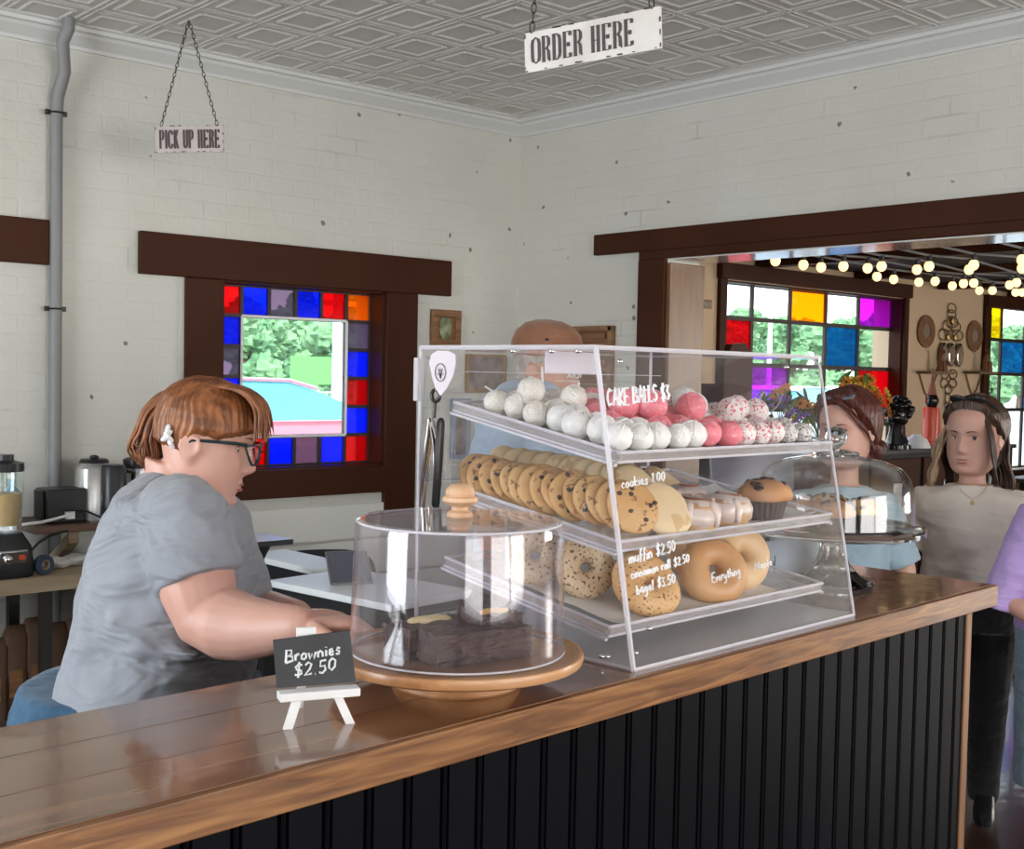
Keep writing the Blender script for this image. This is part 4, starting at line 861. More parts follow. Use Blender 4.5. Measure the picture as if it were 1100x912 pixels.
pf = [(RD, 0), (RD*.998, .02), (RT*1.003, HD-.02), (RT, HD-.010), (RT*.985, HD-.003), (RT*.95, HD)]
b = M(); b.lathe(pf+[(0, HD), (0, HD-.003), (RT*.95, HD-.003), (RT*.975, HD-.006), (RT-.003, HD-.012), (RD-.003, .02), (RD-.003, 0)], n=96); b.build('dome', 'acrylic_dome', dm, ang=30)
b = M(); b.torus((0, 0, .002), RD-.001, .0016, n=96, k=8); b.build('polished_edge', 'acrylic_edge', dm)
b = M(); b.torus((0, 0, HD-.004), RT-.003, .0020, n=96, k=8); b.build('polished_edge', 'acrylic_edge', dm)
b = M(); b.lathe([(0, HD), (.017, HD), (.0185, HD+.003), (.017, HD+.008), (.012, HD+.011), (.011, HD+.016), (.020, HD+.019), (.0245, HD+.024), (.0235, HD+.029), (.019, HD+.031), (.0205, HD+.034), (.019, HD+.040), (.013, HD+.046), (.005, HD+.048), (0, HD+.048)], n=40); b.build('knob', 'knob_wood', dm)
b = M(); b.tube([(math.cos(-2.1)*RD*.78, math.sin(-2.1)*RD*.78, HD+.0015)]+[(0, 0, HD+.0012)], .0008, 6)
def brownie(c, d, rz, label, top, seed, tilt=0):
    t = thing('brownie', label, 'brownie', (cs.x+c[0], cs.y+c[1], CT+ZP-.002+c[2]), rz, rot=(tilt, 0, rz)); b = M(); n_ = 7
    vs = []; fs = []; x, y, z = d
    import itertools
    b.box((0, 0, z/2), (x, y, z)); o = b.build('cake', 'brownie', t, smooth=False)
    sm = o.modifiers.new('sub', 'SUBSURF'); sm.subdivision_type = 'SIMPLE'; sm.levels = sm.render_levels = 4
    tx = bpy.data.textures.new('crumb', 'CLOUDS'); tx.noise_scale = .012; dm_ = o.modifiers.new('d', 'DISPLACE'); dm_.texture = tx; dm_.strength = .011; dm_.mid_level = .5
    if top:
        b = M(); b.ell((0, 0, z+.001), (x*.33, y*.22, .006), nu=24, nv=8, disp=.35, dsc=60, seed=seed); b.build('nut_topping', top, t, ang=80)
    return t
br = cang-.35
brownie((-.012, -.050, 0), (.145, .062, .042), br+.12, 'dark brownie bar with golden nut topping at the front of the stand', None, 1)
brownie((-.035, .018, .0), (.115, .06, .042), br+.3, 'brownie standing behind the front bar on the left', 'nut_topping_pale', 2)
brownie((.030, -.040, .043), (.07, .045, .012), br+.1, 'thin brownie piece with a golden topping on top of the front bar', 'nut_topping', 3)
brownie((.060, .035, .002), (.10, .05, .055), br+.9, 'tall brownie piece leaning at the right of the stand', None, 4, .25)

# ------------------------------------------------------------------ mini easel sign
ez = thing('tabletop_easel_sign', 'small white easel holding a black chalkboard that reads Brownies $2.50', 'sign', (0, 0, CT))
ea = Vector(onz(309, 783, CT)); ec = Vector(onz(375, 777, CT)); ex = (ec-ea).normalized(); eo = (ea+ec)/2; ez.location = eo; ez.rotation_euler = (0, 0, math.atan2(ex.y, ex.x)); kz = (ec-ea).length/66
L_ = lambda x, y, off=0: Vector(((x-342)*kz, off, (780-y)*kz))
lean = lambda q: Vector((q.x, q.y+q.z*.28, q.z))
for (x0, x1) in ((309, 320), (376, 364)):
    b = M(); a = lean(L_(x0, 780)); c = lean(L_(x1, 752)); t_ = (c-a).normalized(); b.hexa([a+Vector((-.0055, -.003, 0)), a+Vector((.0055, -.003, 0)), a+Vector((.0055, .003, 0)), a+Vector((-.0055, .003, 0)), c+Vector((-.0055, -.003, 0)), c+Vector((.0055, -.003, 0)), c+Vector((.0055, .003, 0)), c+Vector((-.0055, .003, 0))]); b.build('leg', 'white_paint', ez, smooth=False)
b = M(); a = L_(336, 780, .085); c = lean(L_(336, 690)); b.hexa([a+Vector((-.005, -.003, .0)), a+Vector((.005, -.003, 0)), a+Vector((.005, .003, 0)), a+Vector((-.005, .003, 0)), c+Vector((-.005, .003, 0)), c+Vector((.005, .003, 0)), c+Vector((.005, .008, 0)), c+Vector((-.005, .008, 0))]); b.build('rear_leg', 'white_paint', ez, smooth=False)
b = M(); cc = lean(L_(342, 745)); b.box(cc+Vector((0, -.010, 0)), (86*kz, .022, 9*kz)); b.build('ledge', 'white_paint', ez, bevel=.0015, smooth=False)
b = M(); cc = lean(L_(334, 687)); b.box(cc+Vector((0, .006, -.009)), (.024, .006, .034)); b.build('easel_top', 'white_paint', ez, bevel=.001, smooth=False)
q = [(299, 741), (384, 735), (380, 685), (297, 690)]; q = [lean(L_(x, y)) for x, y in q]; q[0].z = q[1].z = (q[0].z+q[1].z)/2
q = [Vector((p.x, p.z*.28-.0, p.z)) for p in q]; b = M(); b.slab(q, (0, -.004, .0)); b.build('chalkboard', 'chalkboard', ez, smooth=False)
b = M(); ey = Vector((0, .28, 1)).normalized()
def L2(x, y): z = (780-y)*kz; return Vector(((x-342)*kz, z*.28-.0048, z))
def chalk(txt, x0, y0, x1, y1, h, seed, r=.0011):
    a, c = L2(x0, y0), L2(x1, y1); e = (c-a).normalized(); k = (c-a).length/text_width(txt, h); x = 0; r2 = random.Random(seed)
    for ch in txt:
        wd, s_ = G[ch]; dy = r2.uniform(-.04, .04)
        for pl in s_: b.tube([a+e*((x+(u_+.06*v_)*h)*k)+ey*((v_+dy)*h) for u_, v_ in pl], r, 6)
        x += (wd+.16)*h
chalk('Brownies', 309, 713, 368, 708, 13*kz, 1, .0016*kz/.0012 if kz else .0015); chalk('$2.50', 318, 729, 362, 724, 14*kz, 2, .0014)
b.build('chalk_lettering', 'chalk', ez)

# ------------------------------------------------------------------ glass cake stand with a glass dome
gs = Vector(onz(893, 628, CT)); kg = 2.53/FPX
g = thing('glass_cake_stand', 'clear glass pedestal cake stand at the far end of the counter', 'cake stand', (gs.x, gs.y, CT))
HG = .118; RG = 96*kg
b = M(); b.lathe([(0, 0), (.070, 0), (.086, .004), (.088, .008), (.080, .012), (.055, .022), (.035, .045), (.026, .070), (.024, .085), (.030, .100), (.045, HG-.008), (0, HG-.008)], n=40, closed=False)
b.v = [(x*(1+.07*(1 if int(round(math.atan2(y, x)/(2*PI/40))) % 4 < 2 else -1)*(1 if .012 < z < .10 else 0)), y*(1+.07*(1 if int(round(math.atan2(y, x)/(2*PI/40))) % 4 < 2 else -1)*(1 if .012 < z < .10 else 0)), z) for x, y, z in b.v]
b.build('pedestal', 'cut_glass', g, ang=30)
b = M(); b.lathe([(0, HG-.008), (RG*.93, HG-.008), (RG*.99, HG-.005), (RG, HG+.005), (RG*.985, HG+.010), (RG*.965, HG+.004), (RG*.94, HG), (0, HG)], n=72); b.build('plate', 'cut_glass', g)
gd_ = thing('glass_dome_lid', 'clear glass dome with a round glass knob over the muffins', 'dome lid', (gs.x, gs.y, CT+HG))
RB = 83*kg; HB = .155
op = [(RB, 0), (RB*1.0, .05), (RB*.985, .085), (RB*.93, .112), (RB*.82, .132), (RB*.62, .146), (RB*.42, .152), (.040, HB)]
b = M(); b.lathe(op+[(0, HB), (0, HB-.004), (.038, HB-.004)]+[(r-.004, z-.003 if z > .09 else z) for r, z in op[-2::-1]], n=80); b.build('dome', 'dome_glass', gd_, ang=60)
b = M(); b.torus((0, 0, .003), RB-.001, .003, n=80, k=8); b.build('rolled_rim', 'dome_glass', gd_)
b = M(); b.lathe([(0, HB-.001), (.046, HB-.001), (.050, HB+.003), (.046, HB+.008), (.030, HB+.010), (.012, HB+.014), (.011, HB+.018), (0, HB+.018)], n=32); b.ell((0, 0, HB+.038), .0235, nu=32, nv=20); b.build('knob', 'cut_glass', gd_)
zM = CT+HG+.001
for k, (dx, dy, m_, lb) in enumerate(((.055, -.045, 'muffin_gold', 'golden chocolate chip muffin at the front right under the glass dome'), (-.048, -.03, 'muffin_top', 'brown muffin at the left under the glass dome'), (-.02, .06, 'muffin_top', 'brown muffin at the back under the glass dome'), (.075, .05, 'muffin_gold', 'golden muffin behind the front one under the glass dome'))):
    muffin((gs.x+cu.x*dx*.9+cv.x*dy, gs.y+cu.y*dx*.9+cv.y*dy, zM), .040, lb, m_, 10+k)
# cards and a board lying on the counter beyond the case
def card(px, py, w_, d_, rz, mat, name, label, cat, z=0):
    p = onz(px, py, CT+z); b = M(); b.box((0, 0, .001), (w_, d_, .002)); o = tag(b.build(name, mat, smooth=False), label, cat); o.location = (p[0], p[1], CT+z); o.rotation_euler = (0, 0, rz); return o
card(872, 607, .14, .09, .3, 'paper', 'paper_card', 'white paper card lying on the counter between case and glass stand', 'card')
mb_ = thing('menu_board', 'grey-blue board with dark script standing behind the glass stand', 'board', (0, 0, 0)); p = cpt(-.34, .305); mb_.location = (p.x, p.y, CT); mb_.rotation_euler = (0, 0, cang-.15)
b = M(); b.box((0, 0, .045), (.20, .006, .09), Rx(-.12)); b.build('board', 'blue_grey_card', mb_, smooth=False)
b = M(); b.box((0, .016, .02), (.05, .03, .04)); b.build('support', 'blue_grey_card', mb_, smooth=False)
b = M(); write(b, 'ay', (-.085, -.0035, .035), (1, 0, 0), (0, .12, 1), .05, .0022, .2, 0); b.build('script_lettering', 'chalkboard', mb_)

# ------------------------------------------------------------------ people
HZ = [-.120, -.116, -.108, -.098, -.085, -.07, -.05, -.03, -.01, .01, .03, .05, .07, .09, .103, .112, .117]
HF = [.030, .062, .080, .086, .084, .086, .087, .087, .086, .087, .092, .091, .085, .070, .052, .030, .0]
HB_ = [.010, .010, .012, .02, .04, .058, .072, .083, .091, .096, .099, .099, .094, .080, .062, .038, .0]
HW = [.016, .032, .045, .053, .060, .065, .070, .073, .075, .077, .078, .077, .072, .060, .045, .026, .0]
def gss(x, s): return math.exp(-(x/s)**2)
BACKK = 1.0; TOPK = 1.0
def head_point(a, z, jaw=1.0):
    F = np.interp(z, HZ, HF); B = np.interp(z, HZ, HB_); Wd = np.interp(z, HZ, HW); B = B*BACKK
    if jaw != 1.0: kk_ = 1+(jaw-1)*max(0, min(1, (-z+.01)/.07)); Wd *= kk_
    sa, ca = math.sin(a), math.cos(a)
    x = Wd*math.copysign(abs(sa)**.92, sa); y = F*abs(ca)**.85 if ca > 0 else -B*abs(ca)**.9
    if ca > 0:
        n_ = float(np.interp(z, [-.052, -.045, -.037, -.028, -.012, 0, .015, .03], [0, .5, 1, .92, .62, .40, .2, 0])); wn = float(np.interp(z, [-.045, -.03, .0, .02], [.0155, .0135, .0085, .010]))
        y += .024*n_*gss(x, wn)
        ax = abs(x); y -= .011*gss(ax-.030, .016)*gss(z-.003, .012); y += .004*gss(ax-.028, .02)*gss(z-.024, .007)
        y += .0065*gss(x, .021)*gss(z+.064, .0052)+.0065*gss(x, .018)*gss(z+.076, .0055)-.005*gss(x, .022)*gss(z+.0702, .0022)
        y -= .004*gss(x, .02)*gss(z+.088, .006); y += .006*gss(x, .018)*gss(z+.105, .010); y += .003*gss(ax-.04, .018)*gss(z+.035, .02)
    return Vector((x, y, z*(TOPK if z > 0 else 1)))
ANG = [PI*math.copysign(abs(s)**1.35, s) for s in [-1+2*k/110 for k in range(110)]]
def head_mesh(mb, T, jaw=1.0):
    zs = [HZ[0]+(HZ[-1]-HZ[0])*k/84 for k in range(85)]; mb.T = T
    mb.loft([[head_point(a, z, jaw) for a in ANG] for z in zs])
    for s in (-1, 1):
        mb.ell((s*.080, -.006, -.012), (.007, .017, .030), rot=Rx(.2) @ Rz(s*.35), nu=18, nv=12); mb.torus((s*.0845, -.007, -.008), .0175, .0048, rot=Ry(PI/2) @ Rz(0), n=20, k=8)
    mb.T = None
def hair_cap(T, mat, parent, name='hair', front=.064, side=.020, back=-.085, thick=.014, part=0, vol=1.0, seed=0, jaw=1.0, ear=0.0, ridges=46, top=0.0, backvol=0):
    zs = [HZ[0]+(HZ[-1]-HZ[0])*k/120 for k in range(121)]; n_ = 220; rings = []
    for z in zs:
        r_ = []
        for k in range(n_):
            a = -PI+2*PI*k/n_; p = head_point(a, z, jaw); 
            if math.cos(a) > 0: p.y = min(p.y, np.interp(z, HZ, HF)*abs(math.cos(a))**.85)
            deg = abs(math.degrees(a)); hl = float(np.interp(deg, [0, 25, 50, 66, 80, 92, 104, 118, 180], [front, front-.002, front-.012, side, side-.012+ear, -.004+ear, -.030, back, back]))
            hl += .004*noise.noise(Vector((math.sin(a)*9, math.cos(a)*9, seed)))
            m_ = max(0.0, min(1.0, (z-hl)/.014)); c = Vector((p.x, p.y, p.z*.9)).normalized() if p.length > 0 else Vector((0, 0, 1))
            rid = math.sin(a*ridges+3*noise.noise(Vector((math.sin(a)*3, math.cos(a)*3, z*20+seed)))*2)*.0014+.004*noise.noise(Vector((p.x*28, p.y*28, p.z*22+seed)))
            off = -.006+m_*(.006+thick*vol+rid+top*max(0, z/.117)+backvol*max(0, -math.cos(a))*(1-abs(z-.02)/.14))
            r_.append(p+c*off)
        rings.append(r_)
    b = M(); b.T = T; b.loft(rings); return b.build(name, mat, parent, ang=80)
def strands(T, specs, mat, parent, name='hair_strands', n=6):
    b = M(); b.T = T
    for pts, r in specs: 
        m_ = len(pts); q = []
        for i in range((m_-1)*4+1):       # Catmull-Rom
            t = i/4; j = min(int(t), m_-2); f = t-j; P0, P1, P2, P3 = [Vector(pts[max(0, min(m_-1, x))]) for x in (j-1, j, j+1, j+2)]
            q.append(.5*((2*P1)+(-P0+P2)*f+(2*P0-5*P1+4*P2-P3)*f*f+(-P0+3*P1-3*P2+P3)*f**3))
        L = len(q); b.tube(q, [r*(.55+.6*math.sin(PI*min(1, (i+.6)/(L*.75)) if i < L*.4 else PI/2))*(1 if i < L*.55 else max(.12, 1-(i-L*.55)/(L*.46))) for i in range(L)], n, flat=.7)
    return b.build(name, mat, parent, ang=80)
def face_parts(T, parent, mat_lips='lips', brow='hair_brown', look=(0, 0), jaw=1.0, open_mouth=False, lids=None):
    for s in (-1, 1):
        fy = float(np.interp(.002, HZ, HF))
        yy = head_point(math.asin(.030/.0765), .002, jaw).y
        b = M(); b.T = T; b.ell((s*.030, yy-.0085, .002), .0122, nu=18, nv=12); e = b.build('eye', 'eye_white', parent)
        b = M(); b.T = T; b.ell((s*.030+look[0]*.006, yy-.0085+.0098, .002+look[1]*.006), (.0062, .0035, .0062), nu=14, nv=8); b.build('iris', 'iris', e)
        b = M(); b.T = T; b.tube([(s*.018, yy+.0008, .0025), (s*.024, yy+.004, .0075), (s*.031, yy+.0042, .0088), (s*.038, yy+.002, .0065), (s*.043, yy-.003, .003)], [.0009, .0017, .0018, .0016, .0009], 6); b.build('eyelash', 'black_matte', parent)
        b = M(); b.T = T; pts = []
        for k in range(6): 
            x = .014+.006*k; z = .0205+.004*math.sin(k/5*PI*.8); y = head_point(math.asin(min(.98, x/.078)), z, jaw).y; pts.append((s*x, y+.0005, z))
        b.tube(pts, [.0018, .0026, .0026, .0024, .0018, .0010], 6, flat=.7); b.build('eyebrow', brow, parent)
    for (zc, h_, nm) in ((-.0650, .0032, 'upper_lip'), (-.0765, .0042, 'lower_lip')):
        b = M(); b.T = T; pts = []
        for k in range(9):
            x = -.022+.0055*k; y = head_point(math.asin(max(-.98, min(.98, x/.066))), zc, jaw).y; pts.append((x, y-.0012, zc-.002*abs(x)/.022*(1 if zc > -.07 else -1)))
        b.tube(pts, [.0007, .0018, h_*.8, h_, h_*.9, h_, h_*.8, .0018, .0007], 8, flat=.8); b.build(nm, mat_lips, parent)
    if open_mouth:
        b = M(); b.T = T; y = head_point(0, -.0705).y; b.ell((0, y-.001, -.0705), (.014, .004, .0030)); b.build('mouth_opening', 'cinnamon', parent)
def hand(mb, wrist, dirv, palm_n, size=1.0, curl=.5, side=1):
    """palm with five separate fingers: wrist point, pointing direction, palm normal"""
    d = Vector(dirv).normalized(); n_ = Vector(palm_n); n_ = (n_-d*n_.dot(d)).normalized(); x = d.cross(n_).normalized()*side; s = size; w_ = Vector(wrist)
    mb.tube([w_-d*.01, w_+d*.03*s, w_+d*.065*s, w_+d*.085*s], [.026*s, .034*s, .038*s, .033*s], 14, flat=.48, round_=True) if False else None
    rings = []
    for t, hw, ht in ((-.02, .024, .019), (.015, .028, .017), (.045, .038, .015), (.075, .041, .0135), (.092, .038, .010)):
        rings.append([w_+d*t*s+x*math.cos(q)*hw*s+n_*math.sin(q)*ht*s for q in [2*PI*k/16 for k in range(16)]])
    mb.loft(rings)
    for k, (off, L, r) in enumerate(((.030, .070, .0088), (.011, .080, .0092), (-.009, .074, .0088), (-.028, .058, .0078))):
        b0 = w_+d*.085*s+x*off*s; c = curl*(1+.12*k); pts = [b0-d*.02*s, b0]; cur = b0; ang = 0
        for seg in (.45, .32, .25):
            ang += c; dd = d*math.cos(ang)+n_*math.sin(ang); cur = cur+dd*L*seg*s; pts.append(cur)
        mb.tube(pts, [r*s*1.05, r*s, r*s*.95, r*s*.88, r*s*.75], 10, round_=True)
    b0 = w_+d*.022*s+x*.030*s; t_ = (d*.62+x*.70+n_*.25).normalized(); t2 = (d*.85+x*.25+n_*.45).normalized()
    mb.tube([b0-x*.012*s, b0+t_*.018*s, b0+t_*.046*s, b0+t_*.046*s+t2*.030*s], [.013*s, .0125*s, .0105*s, .0085*s], 10, round_=True)
def ering(c, hx, hy, n=28, tilt=0, k=.9, yaw=0):
    r = []
    for i in range(n):
        a = 2*PI*i/n; ca, sa = math.cos(a), math.sin(a); q = Vector((hx*math.copysign(abs(ca)**k, ca), hy*math.copysign(abs(sa)**k, sa), 0))
        r.append(Rz(yaw) @ (Rx(tilt) @ q)+Vector(c))
    return r
def remesh(o, vox, sm=4, disp=0, dscale=.08, fac=.6):
    r = o.modifiers.new('remesh', 'REMESH'); r.mode = 'VOXEL'; r.voxel_size = vox; r.use_smooth_shade = True
    s = o.modifiers.new('smooth', 'SMOOTH'); s.iterations = sm; s.factor = fac
    if disp:
        tx = bpy.data.textures.new('folds', 'CLOUDS'); tx.noise_scale = dscale; tx.noise_depth = 2; d = o.modifiers.new('folds', 'DISPLACE'); d.texture = tx; d.strength = disp; d.mid_level = .5; d.texture_coords = 'LOCAL'
        s2 = o.modifiers.new('smooth2', 'SMOOTH'); s2.iterations = 2; s2.factor = .4
    return o
def headT(c, yaw=0, pitch=0, rollv=0, sc=1.0): return Matrix.Translation(Vector(c)) @ Matrix.Rotation(yaw, 4, 'Z') @ Matrix.Rotation(pitch, 4, 'X') @ Matrix.Rotation(rollv, 4, 'Y') @ Matrix.Diagonal((sc, sc, sc, 1))

# --- the server behind the counter, in profile, looking down
BACKK = .80; TOPK = .87
DS = 2.2
so = dep(180, 600, DS); fwd = Vector((RM[0][0], RM[1][0], 0)).normalized(); sya = math.atan2(-fwd.x, fwd.y)
sv = thing('person', 'person in grey t-shirt with ginger ponytail and glasses, leaning over behind the counter', 'person', (so[0], so[1], 0), sya)
Rinv = Rz(-sya)
def SP(x, y, off=0): return Rinv @ (Vector(dep(x, y, DS-off))-Vector((so[0], so[1], 0)))
body = M(); HT = headT(SP(217, 472), 0.10, -.22, 0, .98)
head_mesh(body, HT, 1.10)
# neck, torso
nk = [(SP(190, 497), .060, .058), (SP(196, 520), .062, .066), (SP(196, 540), .068, .080)]
body.loft([ering(c, a, bb_, tilt=-.25) for c, a, bb_ in nk])
body.tube([SP(236, 522), SP(228, 530), SP(215, 530)], [.034, .05, .055], 14, round_=True)  # soft chin and throat
def sect(y, xl, xr, hw, off=0, tl=0): 
    c = SP((xl+xr)/2, y, 0)+Vector((off, 0, 0)); return c, hw, (xr-xl)/2*DS/FPX, tl
TS = [sect(508, 168, 214, .06, 0, -.3), sect(520, 150, 234, .11, 0, -.25), sect(534, 134, 250, .185, 0, -.15), sect(556, 118, 262, .20), sect(585, 106, 272, .20), sect(615, 97, 284, .20), sect(645, 90, 290, .20), sect(672, 85, 286, .20), sect(700, 80, 277, .205), sect(725, 72, 271, .21), sect(748, 66, 266, .215, 0, .05)]
body.loft([ering((c[0], c[1], c[2]), a-.016, max(.01, l-.016), tilt=t_) for c, a, l, t_ in TS])
# right arm (towards the camera): shoulder, elbow, wrist
rs, re, rw = SP(192, 560, .20), SP(222, 678, .27), SP(325, 672, .30)
body.tube([SP(188, 548, .12), SP(196, 560, .16), SP(206, 600, .185), SP(214, 635, .195), SP(224, 662, .205), SP(244, 670, .22), SP(268, 675, .24), SP(296, 675, .27), rw], [.05, .062, .066, .063, .058, .060, .053, .042, .031], 18, round_=True)
hand(body, rw, SP(352, 671, .30)-rw, Vector((.1, .0, -1)), .98, .45, -1)
# left arm reaches across to the same spot
ls, le, lw = SP(200, 560, -.19), SP(255, 655, -.20), SP(318, 664, .12)
body.tube([SP(190, 555, -.12), ls, SP(228, 612, -.22), le, SP(290, 662, .0), lw], [.06, .07, .066, .056, .046, .032], 16, round_=True)
hand(body, lw, SP(344, 662, .16)-lw, Vector((.2, .0, -1)), .95, .35, 1)
# hips and legs
hp = SP(135, 770); 
body.loft([ering((0, hp.y-.02, .70), .155, .15), ering((0, hp.y, .80), .19, .19), ering((0, hp.y+.0, .92), .195, .185)])
for s in (-1, 1): body.tube([(s*.10, hp.y, .80), (s*.10, hp.y+.02, .45), (s*.10, hp.y-.01, .09), (s*.105, hp.y+.05, .045), (s*.11, hp.y+.13, .035)], [.10, .066, .045, .042, .035], 14, round_=True)
bo = remesh(body.build('body', 'skin_rosy', sv), .0042, 3, fac=.5)
# t-shirt
sh = M(); sh.loft([ering((c[0], c[1], c[2]), a, l, tilt=t_, n=40) for c, a, l, t_ in TS])
sh.tube([SP(190, 545, .10), SP(198, 560, .155), SP(207, 592, .178), SP(214, 612, .19), SP(217, 622, .193)], [.070, .080, .080, .078, .076], 22)
sh.tube([SP(190, 552, -.11), SP(202, 562, -.18), SP(226, 600, -.215), SP(238, 622, -.215)], [.07, .088, .088, .084], 20)
# rolled folds round the waist
for (ya, yb_, xl, xr) in ((655, 672, 90, 165), (686, 704, 82, 215), (714, 716, 76, 180)): sh.tube([SP(xl+4, ya, .06), SP(xl+16, ya+3, .13), SP((xl+xr)/2, (ya+yb_)/2+5, .192), SP(xr, yb_, .198)], [.014, .018, .018, .006], 10)
sh.tube([SP(196, 560, .17), SP(176, 590, .195), SP(168, 625, .2), SP(176, 655, .2)], [.01, .016, .014, .004], 10)
so_ = remesh(sh.build('t_shirt', 'shirt_grey', sv), .006, 3, disp=.018, dscale=.085)
cb = M(); cb.T = Matrix.Translation(SP(196, 516)) @ Matrix.Rotation(-.32, 4, 'X'); cb.torus((0, 0, 0), .073, .006, n=36, k=8); 
# jeans
je = M(); je.loft([ering((0, hp.y-.02, .68), .175, .17), ering((0, hp.y, .80), .208, .215), ering((0, hp.y+.02, .90), .212, .222), ering((0, hp.y+.03, .955), .205, .212)])
for s in (-1, 1): je.tube([(s*.10, hp.y, .80), (s*.10, hp.y+.02, .45), (s*.10, hp.y-.01, .10)], [.118, .085, .068], 16)
remesh(je.build('jeans', 'jeans', sv), .008, 3, disp=.008, dscale=.06)
for s in (-1, 1):
    b = M(); b.loft([ering((s*.105, hp.y+.05, .0), .048, .135), ering((s*.105, hp.y+.05, .03), .05, .138), ering((s*.105, hp.y+.035, .065), .045, .11), ering((s*.105, hp.y-.005, .10), .042, .055)]); b.build('shoe', 'black_plastic', sv)
# hair: cap, fringe, ponytail
hair_cap(HT, 'hair_ginger', sv, front=.034, side=.012, back=-.026, thick=.013, seed=2, jaw=1.0, ear=.012, top=.004)
Hi = HT.inverted(); hp_ = lambda x, y, off=0: Hi @ SP(x, y, off)
rr = random.Random(5); sp_ = []
for k in range(54):   # fringe sweeping forward over the brow
    t = k/53; off = .075*math.sin((t-.5)*PI)*1.0; x0 = 236+rr.uniform(-8, 10); j = rr.uniform(-3, 3)
    side = 1 if off > 0 else -1; o1 = abs(off)
    yy = rr.uniform(452, 476)
    sp_.append(([hp_(225+rr.uniform(-10, 10), 414, off*.6), hp_(258+j, 416+o1*60, off*.85), hp_(284-o1*120+j, 434+o1*60, off*1.02), hp_(292-o1*230+j, yy, off*1.08)], rr.uniform(.0035, .007)))
for k in range(0):
    z = 0; sp_.append(([hp_(250-20*z, 424+30*z, .084), hp_(228-14*z, 425+26*z, .092), hp_(205, 428+14*z, .07), hp_(190, 424+6*z, .03)], rr.uniform(.003, .0055)))
strands(HT, sp_, 'hair_ginger', sv, 'fringe')
sp_ = []
for k in range(90):
    a = rr.uniform(0, 6.28); q = math.sqrt(rr.random()); dx, dz, do = 12*q*math.cos(a), 10*q*math.sin(a), .03*q*math.sin(a)
    e = rr.uniform(-8, 10)
    cu_ = rr.uniform(-6, 6); sp_.append(([hp_(199+dx*.2, 424+dz*.3, do*.3), hp_(185+dx*.6, 425+dz*.6, do*.8), hp_(168+dx*.9, 438+dz*.8, do*1.1), hp_(159+dx, 460+dz, do*1.2), hp_(156+dx*1.2+cu_, 482+e, do*1.2), hp_(164+dx*1.2-cu_, 498+e, do)], rr.uniform(.003, .0058)))
for k in range(7): sp_.append(([hp_(172, 450, .02), hp_(158, 470+k, .02), hp_(151-k, 468+3*k, .02)], .002))
strands(HT, sp_[::3]+sp_[1::3], 'hair_ginger', sv, 'ponytail'); strands(HT, sp_[2::3], 'hair_ginger_dark', sv, 'ponytail')
b = M(); b.T = HT; b.torus(hp_(192, 424), .016, .006, rot=Ry(.2) @ Rx(PI/2+.3), n=20, k=8); b.build('hair_tie', 'hair_auburn', sv)
b = M(); b.T = HT; c0 = hp_(181, 470, .075)
for (x0, y0, x1, y1) in ((181, 458, 178, 470), (178, 466, 184, 473), (175, 472, 181, 469), (182, 474, 185, 480), (177, 470, 183, 464)): b.tube([hp_(x0, y0, .085), hp_((x0+x1)/2, (y0+y1)/2, .09), hp_(x1, y1, .085)], .0045, 8, round_=True)
b.build('hair_clip', 'white_plastic', sv)
face_parts(HT, sv, brow='hair_ginger', look=(0, -.8), open_mouth=True)
# glasses
b = M(); b.T = HT
for s in (-1, 1):
    fr_ = [(.052, .092-.006, .010), (.050, .098, -.012), (.040, .104, -.022), (.022, .108, -.022), (.010, .110, -.010), (.010, .108, .008), (.028, .108, .014), (.046, .101, .015)]
    fr_ = [Vector((s*x, y, z)) for x, y, z in fr_]; b.tube(fr_+[fr_[0]], .0023, 8)
    b.tube([Vector((s*.052, .088, .012)), Vector((s*.070, .070, .013)), Vector((s*.082, .03, .008)), Vector((s*.086, -.005, .002)), Vector((s*.083, -.018, -.012))], [.0035, .0034, .003, .0026, .002], 8)
b.tube([(-.011, .109, .002), (0, .114, .004), (.011, .109, .002)], .0022, 8)
gl_ = b.build('glasses', 'teal_frame', sv)
for s in (-1, 1):
    b = M(); b.T = HT; q = [Vector((s*x, y, z)) for x, y, z in ((.050, .089, .009), (.048, .097, -.011), (.039, .103, -.020), (.022, .107, -.020), (.011, .109, -.009), (.011, .107, .007), (.028, .107, .012), (.045, .100, .013))]
    b.loft([q, [p+Vector((0, .0012, 0)) for p in q]]); b.build('lens', 'pane_clear', gl_, smooth=False)

BACKK = 1.0; TOPK = 1.0
